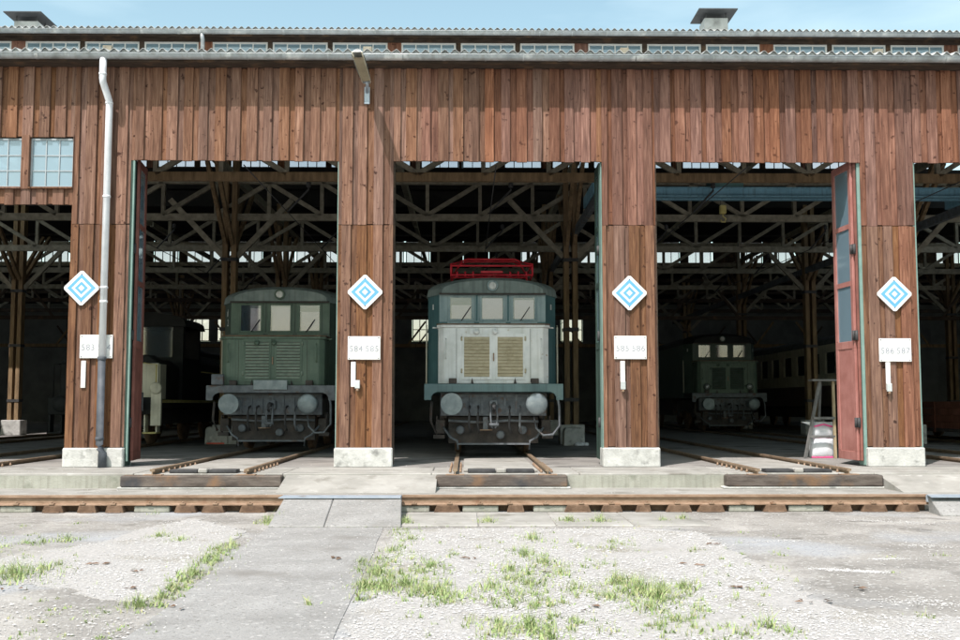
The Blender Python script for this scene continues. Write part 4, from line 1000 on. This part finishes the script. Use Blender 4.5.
railcar('cream and brown railcar behind the stepladder on the right', TRK[6], 19.3, 37.0, 'coach_brown', 'cream', 'under_grey', 1.75, 1.05)
railcar('dark green railcar in the gloom of the leftmost opening', TRK[0], 24.0, 42.0, 'loco_green_dark', 'loco_green_dark', 'black_paint')
# low red wagon behind the rightmost pillar
T = thing('low_side_wagon', 'dark red low sided wagon with chalk marks seen past the rightmost pillar', 'wagon', (TRK[6], 9.2, RH))
for q in range(4): MB().box(-1.35, 1.35, 0, .05, .35+q*.195, .35+q*.195+.185).build('end_plank', 'wagon_red', T, .006)
for q in range(4):
    for sx in (-1, 1): MB().box(sx*1.35-.025, sx*1.35+.025, .055, 8.6, .35+q*.195, .35+q*.195+.185).build('side_plank', 'wagon_red', T, .006)
MB().box(-1.32, 1.32, .06, 8.6, .25, .33).build('floor', 'under_dark', T)
MB().box(-1.3, 1.3, -.02, .15, .10, .24).build('headstock', 'wagon_red', T, .01)
for y in (.4, 2.4, 4.4, 6.4, 8.2):
    for sx in (-1, 1): MB().box(sx*1.39-.014, sx*1.39+.014, y-.05, y+.05, .24, 1.12).build('stanchion', 'wagon_red', T)
for (tx, y, z) in (('1', 4.9, .98), ('H 41', 4.9, .78), ('85 16', 5.4, .6), ('M', 3.4, .8)): text(tx, .15, 'concrete', T, (-1.377, y, z), rot=(math.pi/2, 0, -math.pi/2), name='chalk_mark')
for y in (1.5, 6.9): wheelset(T, 0, y, .4)

# overhead crane in the third bay ---------------------------------------
T = thing('overhead_crane', 'blue overhead travelling crane with hanging hook above the third doorway', 'crane', (7.85, 6.2, 0))
zb, zt = PZ(196.5, 6.2), PZ(187, 6.2)
for dy in (0, .38):
    gb = MB(); gb.box(-4.7, 4.7, dy-.02, dy+.02, zb+.03, zt-.03); gb.box(-4.7, 4.7, dy-.09, dy+.09, zb, zb+.03); gb.box(-4.7, 4.7, dy-.09, dy+.09, zt-.03, zt)
    gb.build('girder', 'crane_blue', T)
for sx in (-1, 1): MB().box(sx*4.7-.12, sx*4.7+.12, -.6, 1.5, zb-.02, zt+.04).build('end_carriage', 'crane_blue', T, .01); MB().box(sx*4.72-.06, sx*4.72+.06, -6, 38, zb-.25, zb-.03).build('runway_beam', 'under_grey', T)
xt = PX(729, 6.4)-7.85
MB().box(xt-.40, xt+.40, -.05, .5, zt+.002, zt+.26).build('trolley', 'crane_teal', T, .02)
MB().lathe([(.16, -.3), (.16, .3)], (xt, .2, zt+.2), 'x', 16).build('hoist_drum', 'crane_teal', T)
zhk = PZ(213, 6.6)
for sx in (-1, 1): MB().tube([(xt+sx*.05, .45, zt+.1), (xt+sx*.05, .45, zhk+.2)], .008, 5).build('cable', 'steel_dark', T)
MB().box(xt-.08, xt+.08, .38, .52, zhk, zhk+.22).build('hook_block', 'yellow_paint', T, .02)
MB().tube([(xt, .45, zhk), (xt, .45, zhk-.06), (xt+.07, .45, zhk-.12), (xt+.05, .45, zhk-.2), (xt-.03, .45, zhk-.2), (xt-.06, .45, zhk-.15)], .02, 7).build('hook', 'yellow_paint', T)

# ================================================================== SMALL THINGS INSIDE THE DOORWAYS
# stepladder
gx, gy = G(800, 452, 0)
Yl = G(822, 458.5, 0)[1]
xL, xR = PX(804, Yl), PX(834, Yl)
zt = PZ(381, Yl); T = thing('stepladder', 'grey wooden trestle ladder beside the pink door leaf', 'ladder', ((xL+xR)/2, Yl, 0))
hw = (xR-xL)/2
xc = PX(825, Yl)-(xL+xR)/2
MB().bar((-hw, 0, 0), (xc-.06, .12, zt), .045, .06).build('leg', 'ladder_grey', T)
MB().bar((hw*.35, .5, 0), (xc-.02, .2, zt), .045, .06).build('leg', 'ladder_grey', T)
MB().bar((hw, 0, 0), (xc+.22, .12, zt), .05, .06).build('leg', 'ladder_wood', T)
MB().bar((hw+.15, .5, 0), (xc+.24, .2, zt), .045, .06).build('leg', 'ladder_grey', T)
MB().box(xc-.24, xc+.42, .0, .3, zt-.0, zt+.04).build('top_board', 'ladder_grey', T, .006)
for f in (.28, .52): MB().bar((-hw+(xc-.06+hw)*f, .02, zt*f), (hw+(xc+.22-hw)*f, .02, zt*f), .035, .05).build('rung', 'ladder_grey', T)
# sacks
Ys = Yl+.2
def sack(label, x0, x1, z0, z1, Y, flap=False):
    cx = (x0+x1)/2; hw = (x1-x0)/2; h = z1-z0
    T = thing('paper_sack', label, 'sack', (cx, Y, z0), group='white sacks under the stepladder')
    vs = []; fs = []; nx, nz = 9, 6; rr = random.Random(int(z0*100)+3)
    for s_ in (-1, 1):
        for j in range(nz+1):
            for i in range(nx+1):
                u, v = i/nx*2-1, j/nz*2-1
                bul = (1-abs(u)**4)*(1-abs(v)**4)
                vs.append((u*hw*(1-.04*v*v)+rr.uniform(-.006, .006), s_*(.03+.05*bul)+rr.uniform(-.006, .006), h/2+v*h/2*(1-.05*u*u)+rr.uniform(-.006, .006)))
    N = (nx+1)*(nz+1)
    for j in range(nz):
        for i in range(nx):
            q = j*(nx+1)+i; fs.append((q, q+1, q+nx+2, q+nx+1)); fs.append((N+q, N+q+nx+1, N+q+nx+2, N+q+1))
    rim = [i for i in range(nx+1)]+[(j)*(nx+1)+nx for j in range(1, nz+1)]+[nz*(nx+1)+i for i in range(nx-1, -1, -1)]+[j*(nx+1) for j in range(nz-1, 0, -1)]
    for q in range(len(rim)):
        a, b = rim[q], rim[(q+1) % len(rim)]; fs.append((a, a+N, b+N, b))
    MB().add(vs, fs, True).build('bag', 'sack_white', T)
    MB().box(-hw*.93, hw*.93, -.05, .05, -.0, .035).build('printed_band', 'sack_pink', T, .008)
    if flap:
        MB().add([(-hw*.9, -.05, h*.75), (-hw-.22, -.06, h*1.0), (-hw*.6, -.03, h*1.02), (-hw*.9, -.03, h*.72), (-hw-.2, -.04, h*.99), (-hw*.6, -.01, h*1.0)], [(0, 1, 2), (3, 5, 4), (0, 3, 4, 1), (1, 4, 5, 2), (2, 5, 3, 0)]).build('torn_flap', 'sack_white', T)
        MB().bar((-hw*.8, -.10, h*.72), (0, -.135, h*.86), .012, .03).build('printed_stripe', 'sack_pink', T); MB().bar((0, -.135, h*.86), (hw*.85, -.09, h*.7), .012, .03).build('printed_stripe', 'sack_pink', T)
        text('KALK', .13, 'pipe_grey', T, (0, -.142, h*.55), name='printed_word') if 0 else None
    return T
xs0, xs1 = PX(808.5, Ys), PX(832, Ys)
sack('lower white paper sack with pink bottom band under the stepladder', xs0, xs1, 0, PZ(438, Ys), Ys)
sack('upper white paper sack with torn flap and pink print under the stepladder', xs0+.03, xs1, PZ(438, Ys)+.003, PZ(422, Ys), Ys, True)
# concrete block with red stripe beside the green locomotive
def block(label, pl, prr, pt, pb, red, Y=None):
    Y = G((pl+prr)/2, pb, 0)[1]; x0, x1 = PX(pl, Y), PX(prr, Y); h = PZ(pt, Y)
    T = thing('concrete_block', label, 'block', ((x0+x1)/2, Y, 0)); hw = (x1-x0)/2
    mb = MB(); mb.prism([(-hw*1.06, 0), (hw*1.06, 0), (hw, h*.85), (hw*.86, h), (-hw*.86, h), (-hw, h*.85)], 'y', -.02, .42); mb.build('block_body', 'concrete_base', T, .02)
    if red: MB().box(-hw*.85, hw*.75, -.03, -.019, .012, .05).build('red_stripe', 'red_stripe', T)
    return T
block('grey concrete block with red stripe beside the green locomotive', 206, 228, 427, 444.5, True)
block('grey concrete block right of the white fronted locomotive', 564, 584, 428, 446, False)
x, y = G(579, 446, 0)
mb = MB()
rr = random.Random(5)
for i in range(3):
    mb.lathe([(.02, 0), (.10-.02*i, .015), (.11-.02*i, .05), (.05, .09), (.01, .1)], (x+.12*i-.05, y-.15+.03*i, .0), 'z', 9)
tag(mb.build('crumpled_rag', 'sack_white'), 'crumpled pale rag on the floor by the right concrete block', 'rag')
x, y = G(7, 432, 0)
T = thing('wooden_crate', 'pale wooden crate on the floor of the leftmost opening', 'crate', (x, 14, 0))
MB().box(-.5, .35, -.2, .2, 0, .34).build('crate_box', 'ladder_wood', T, .01)
for q in range(3): MB().box(-.5, .35, -.225, -.201, .02+q*.11, .11+q*.11).build('slat', 'ladder_wood', T, .004)

# ================================================================== GRAVEL, GRASS
def inside(p, poly):
    c = False; n = len(poly); j = n-1
    for i in range(n):
        xi, yi = poly[i]; xj, yj = poly[j]
        if (yi > p[1]) != (yj > p[1]) and p[0] < (xj-xi)*(p[1]-yi)/(yj-yi)+xi: c = not c
        j = i
    return c
GR = [[(397, 531), (470, 529), (560, 529), (640, 529), (700, 533), (735, 552), (790, 582), (826, 606), (880, 617), (960, 618), (1040, 622), (1040, 690), (330, 690), (345, 640), (372, 590), (388, 556)],
      [(192, 519), (246, 531), (222, 547), (182, 578), (148, 603), (110, 602), (58, 588), (10, 584), (-40, 586), (-40, 566), (40, 552), (92, 545), (140, 530)],
      [(-60, 606), (40, 603), (110, 612), (150, 612), (118, 640), (80, 690), (-80, 690)]]
from mathutils import noise as mnoise
stone = MB()
polys = [[G(*p) for p in q] for q in GR]
for i, poly in enumerate(polys[:2]):
    sheet('gravel_bed', poly, GZ+.006+.001*i, 'gravel_bed', .03, kind='stuff', label=('pale gravel bed right of the concrete path' if i == 0 else 'pale gravel bed left of the concrete path'), jitter=.06, sub=.1)
rr = random.Random(11)
oct_f = [(0, 2, 4), (2, 1, 4), (1, 3, 4), (3, 0, 4), (2, 0, 5), (1, 2, 5), (3, 1, 5), (0, 3, 5)]
def add_stone(x, y, r, z):
    a = rr.uniform(0, 6.28); c, s = math.cos(a)*r, math.sin(a)*r
    e = rr.uniform(.55, 1); h = r*rr.uniform(.3, .65)
    j = lambda: rr.uniform(.75, 1.25)
    stone.add([(x+c*j(), y+s*j(), z+h*.3), (x-c*j(), y-s*j(), z+h*.25), (x-s*e*j(), y+c*e*j(), z+h*.3), (x+s*e*j(), y-c*e*j(), z+h*.2), (x+rr.uniform(-.3, .3)*r, y+rr.uniform(-.3, .3)*r, z+h), (x, y, z-h*.3)], oct_f)
cnt = 0
for pi, poly in enumerate(polys):
    xs = [p[0] for p in poly]; ys = [p[1] for p in poly]
    area = (max(xs)-min(xs))*(max(ys)-min(ys)); dens = (2500, 2000, 400)[pi]
    for _ in range(int(area*dens)):
        x, y = rr.uniform(min(xs), max(xs)), rr.uniform(min(ys), max(ys))
        if y < -13.6 or abs(x) > 9: continue
        if not inside((x+rr.gauss(0, .05), y+rr.gauss(0, .05)), poly): continue
        nz = mnoise.noise((x*1.1, y*1.1, 3.1))
        if rr.random() < .25-nz*1.6: continue
        far = min(1, max(0, (y+13)/8))
        if rr.random() < far*.35: continue
        add_stone(x, y, rr.choice((.0035, .004, .005, .006, .007, .008, .010, .016))*rr.uniform(.8, 1.25), GZ+.008); cnt += 1
for (q0, q1, w_) in (((269, 528), (100, 650), .16), ((386, 528), (330, 650), .16)):
    a_, b_ = Vector(G(*q0)), Vector(G(*q1))
    for _ in range(420):
        p = a_.lerp(b_, rr.random()); add_stone(p.x+rr.gauss(0, w_), p.y+rr.gauss(0, w_*.5), rr.uniform(.004, .013), GZ+.006)
for (q0, q1, n_, w_) in (((815, 569), (885, 573), 500, .07), ((870, 560), (905, 559), 160, .06), ((760, 542), (800, 541), 90, .08), ((885, 600), (960, 606), 260, .15), ((850, 520), (930, 524), 200, .12), ((905, 545), (950, 548), 120, .1)):
    a_, b_ = Vector(G(*q0)), Vector(G(*q1))
    for _ in range(n_):
        p = a_.lerp(b_, rr.random()); add_stone(p.x+rr.gauss(0, w_), p.y+rr.gauss(0, w_*.6), rr.uniform(.005, .015), GZ+.003)
for _ in range(5000):
    x, y = rr.uniform(-8, 9), rr.uniform(-13, -3.6)
    if mnoise.noise((x*.9, y*.9, 9)) < .05 and rr.random() < .7: continue
    if inside((x, y), pathpts) and rr.random() < .9: continue
    if -3.6 < x*0+y and PX(286, -3.4) < x < PX(402, -3.4): continue
    if -5.5 < y and PX(270, -5) < x < PX(402, -3.4): continue
    add_stone(x, y, rr.uniform(.005, .016), GZ+.004)
for _ in range(600):
    x, y = rr.uniform(-8, 8), rr.choice((rr.uniform(-3.1, -2.05), rr.uniform(-1.6, 1)))
    add_stone(x, y, rr.uniform(.005, .014), -.24 if y < -2 else 0)
tag(stone.build('gravel', 'gravel_stone'), 'loose pale gravel stones scattered over the yard', kind='stuff')

litter = MB()
for (px_, py_) in ((537, 575), (180, 609), (95, 566), (128, 592), (745, 589), (808, 603), (827, 604), (143, 573), (25, 592), (590, 610), (690, 566), (465, 560), (330, 560), (860, 590), (705, 545)):
    x0, y0 = G(px_, py_)
    for q in range(3):
        x1, y1 = x0+rr.gauss(0, .07), y0+rr.gauss(0, .05); a_ = rr.uniform(0, 6.28); L_ = rr.uniform(.025, .06)
        c_, s_ = math.cos(a_)*L_, math.sin(a_)*L_
        litter.add([(x1-c_, y1-s_, GZ+.016), (x1-s_*.4, y1+c_*.4, GZ+.03), (x1+c_, y1+s_, GZ+.022), (x1+s_*.4, y1-c_*.4, GZ+.02)], [(0, 1, 2, 3)])
tag(litter.build('dry_leaves', 'rust_dark'), 'dry brown leaves lying on the gravel', kind='stuff')
grass = MB()
def blade(x, y, z, h, wd, lean, ang):
    dx, dy = math.cos(ang), math.sin(ang); px_, py_ = -dy*wd/2, dx*wd/2
    pts = []
    for t in (0, .5, 1): pts.append((x+dx*lean*h*t*t, y+dy*lean*h*t*t, z+h*t*(1-.15*lean*t)))
    grass.add([(pts[0][0]-px_, pts[0][1]-py_, z), (pts[0][0]+px_, pts[0][1]+py_, z), (pts[1][0]+px_*.8, pts[1][1]+py_*.8, pts[1][2]), (pts[1][0]-px_*.8, pts[1][1]-py_*.8, pts[1][2]), pts[2]],
              [(0, 1, 2, 3), (3, 2, 4)])
def tuft(px, py, rpx, n, h, leafy=.3, z=GZ):
    x0, y0 = G(px, py, z)
    s = 1050/(y0-CAM.y)
    rad = rpx/s
    for _ in range(n):
        a, q = rr.uniform(0, 6.28), abs(rr.gauss(0, .75))*rad
        x, y = x0+math.cos(a)*q, y0+math.sin(a)*q*1.5
        hh = h*rr.uniform(.25, 1.0)*max(.3, 1-.45*q/rad)*(1.5 if rr.random() < .06 else 1)
        if rr.random() < leafy: blade(x, y, z, hh*.7, rr.uniform(.008, .02), rr.uniform(.5, 1.3), rr.uniform(0, 6.28))
        else: blade(x, y, z, hh, rr.uniform(.003, .006), rr.uniform(.05, .8), rr.uniform(0, 6.28))
# tufts in the gravel and along joints: (x, y, radius in px, blades, height m)
TU = [(14, 578, 26, 420, .22), (42, 570, 14, 120, .12), (58, 566, 8, 60, .1), (68, 541, 12, 110, .10), (45, 543, 12, 80, .09), (26, 543, 7, 50, .08), (160, 537, 10, 120, .11), (180, 541, 10, 120, .10), (22, 527, 7, 30, .06), (78, 524, 6, 30, .05),
      (205, 562, 16, 160, .14), (190, 576, 14, 160, .12), (173, 590, 12, 120, .10), (218, 550, 12, 130, .13), (230, 546, 8, 80, .12), (138, 607, 14, 200, .14), (268, 523, 8, 150, .16), (280, 522, 8, 130, .18), (298, 524, 4, 25, .1), (156, 514, 6, 40, .06),
      (345, 526, 10, 60, .05), (362, 526, 8, 50, .06), (377, 526, 4, 40, .07), (309, 606, 5, 26, .16), (406, 524, 6, 130, .2), (400, 535, 9, 60, .1), (412, 540, 12, 90, .1), (392, 552, 10, 90, .12),
      (378, 575, 12, 220, .14), (366, 588, 12, 240, .14), (385, 590, 16, 320, .17), (405, 586, 16, 260, .15), (425, 592, 16, 260, .15), (442, 596, 12, 160, .14), (432, 568, 10, 120, .1), (418, 573, 10, 60, .08),
      (488, 523, 9, 190, .15), (458, 525, 6, 24, .04), (568, 522, 8, 190, .15), (600, 522, 8, 200, .16), (663, 521, 6, 80, .1), (683, 520, 5, 90, .14), (580, 548, 8, 50, .07), (610, 550, 9, 60, .08), (622, 546, 6, 30, .06), (455, 556, 8, 50, .08), (480, 549, 6, 30, .08),
      (532, 540, 12, 130, .16), (525, 556, 18, 190, .16), (545, 565, 16, 170, .15), (560, 575, 16, 150, .13), (510, 572, 18, 170, .14), (490, 590, 20, 200, .14), (530, 585, 22, 220, .14), (575, 590, 16, 120, .12),
      (620, 585, 14, 240, .18), (640, 592, 18, 320, .2), (660, 600, 18, 320, .19), (684, 590, 12, 150, .15), (650, 610, 16, 200, .14), (615, 600, 14, 140, .13), (700, 612, 10, 80, .1), (768, 628, 10, 70, .2), (790, 634, 12, 80, .1), (735, 600, 5, 25, .09), (530, 630, 20, 200, .16), (500, 634, 14, 120, .14), (550, 640, 14, 120, .14), (600, 632, 16, 60, .08), (740, 636, 16, 80, .09), (470, 625, 16, 60, .1),
      (893, 558, 12, 40, .03), (925, 618, 10, 50, .06), (945, 556, 9, 30, .05), (938, 498, 3, 12, .04), (760, 571, 8, 20, .03), (893, 573, 5, 20, .03)]
for (a, b, c, n_, h) in TU: tuft(a, b, c*1.45, int(n_*.95), h*1.15, .35)
tuft(728, 483, 6, 30, .06, z=-.24); tuft(222, 490, 3, 12, .05, z=-.24)
def mini(x0, x1, y0, y1, n_, h, thr=-9):
    for _ in range(n_):
        px_, py_ = rr.uniform(x0, x1), rr.uniform(y0, y1)
        gx_, gy_ = G(px_, py_)
        if mnoise.noise((gx_*1.3, gy_*1.3, 5.5)) < thr: continue
        tuft(px_, py_, rr.uniform(3, 9), rr.randint(4, 22), h*rr.uniform(.5, 1.2), .3)
mini(395, 800, 532, 640, 170, .08); mini(495, 700, 540, 632, 330, .13, -.05); mini(358, 452, 558, 608, 170, .14, -.2); mini(450, 620, 590, 645, 150, .13, 0); mini(640, 800, 600, 645, 90, .11, 0)
for _ in range(90):
    u = rr.random(); tuft(236-80*u+rr.gauss(0, 7), 543+62*u+rr.gauss(0, 3), 5, rr.randint(4, 22), .10, .35)
mini(0, 80, 532, 590, 60, .08); mini(0, 160, 585, 640, 40, .06); mini(390, 420, 528, 560, 40, .09); mini(260, 300, 517, 526, 20, .1)
for _ in range(40): tuft(rr.uniform(410, 700), rr.uniform(524, 530), 4, rr.randint(3, 10), .05, .4)
for _ in range(26): tuft(rr.uniform(268, 384), 527.5+rr.uniform(-.6, .6), 4, rr.randint(3, 12), .05, .4)
tag(grass.build('grass', 'grass'), 'bright green grass and weeds sprouting through the gravel', kind='stuff')
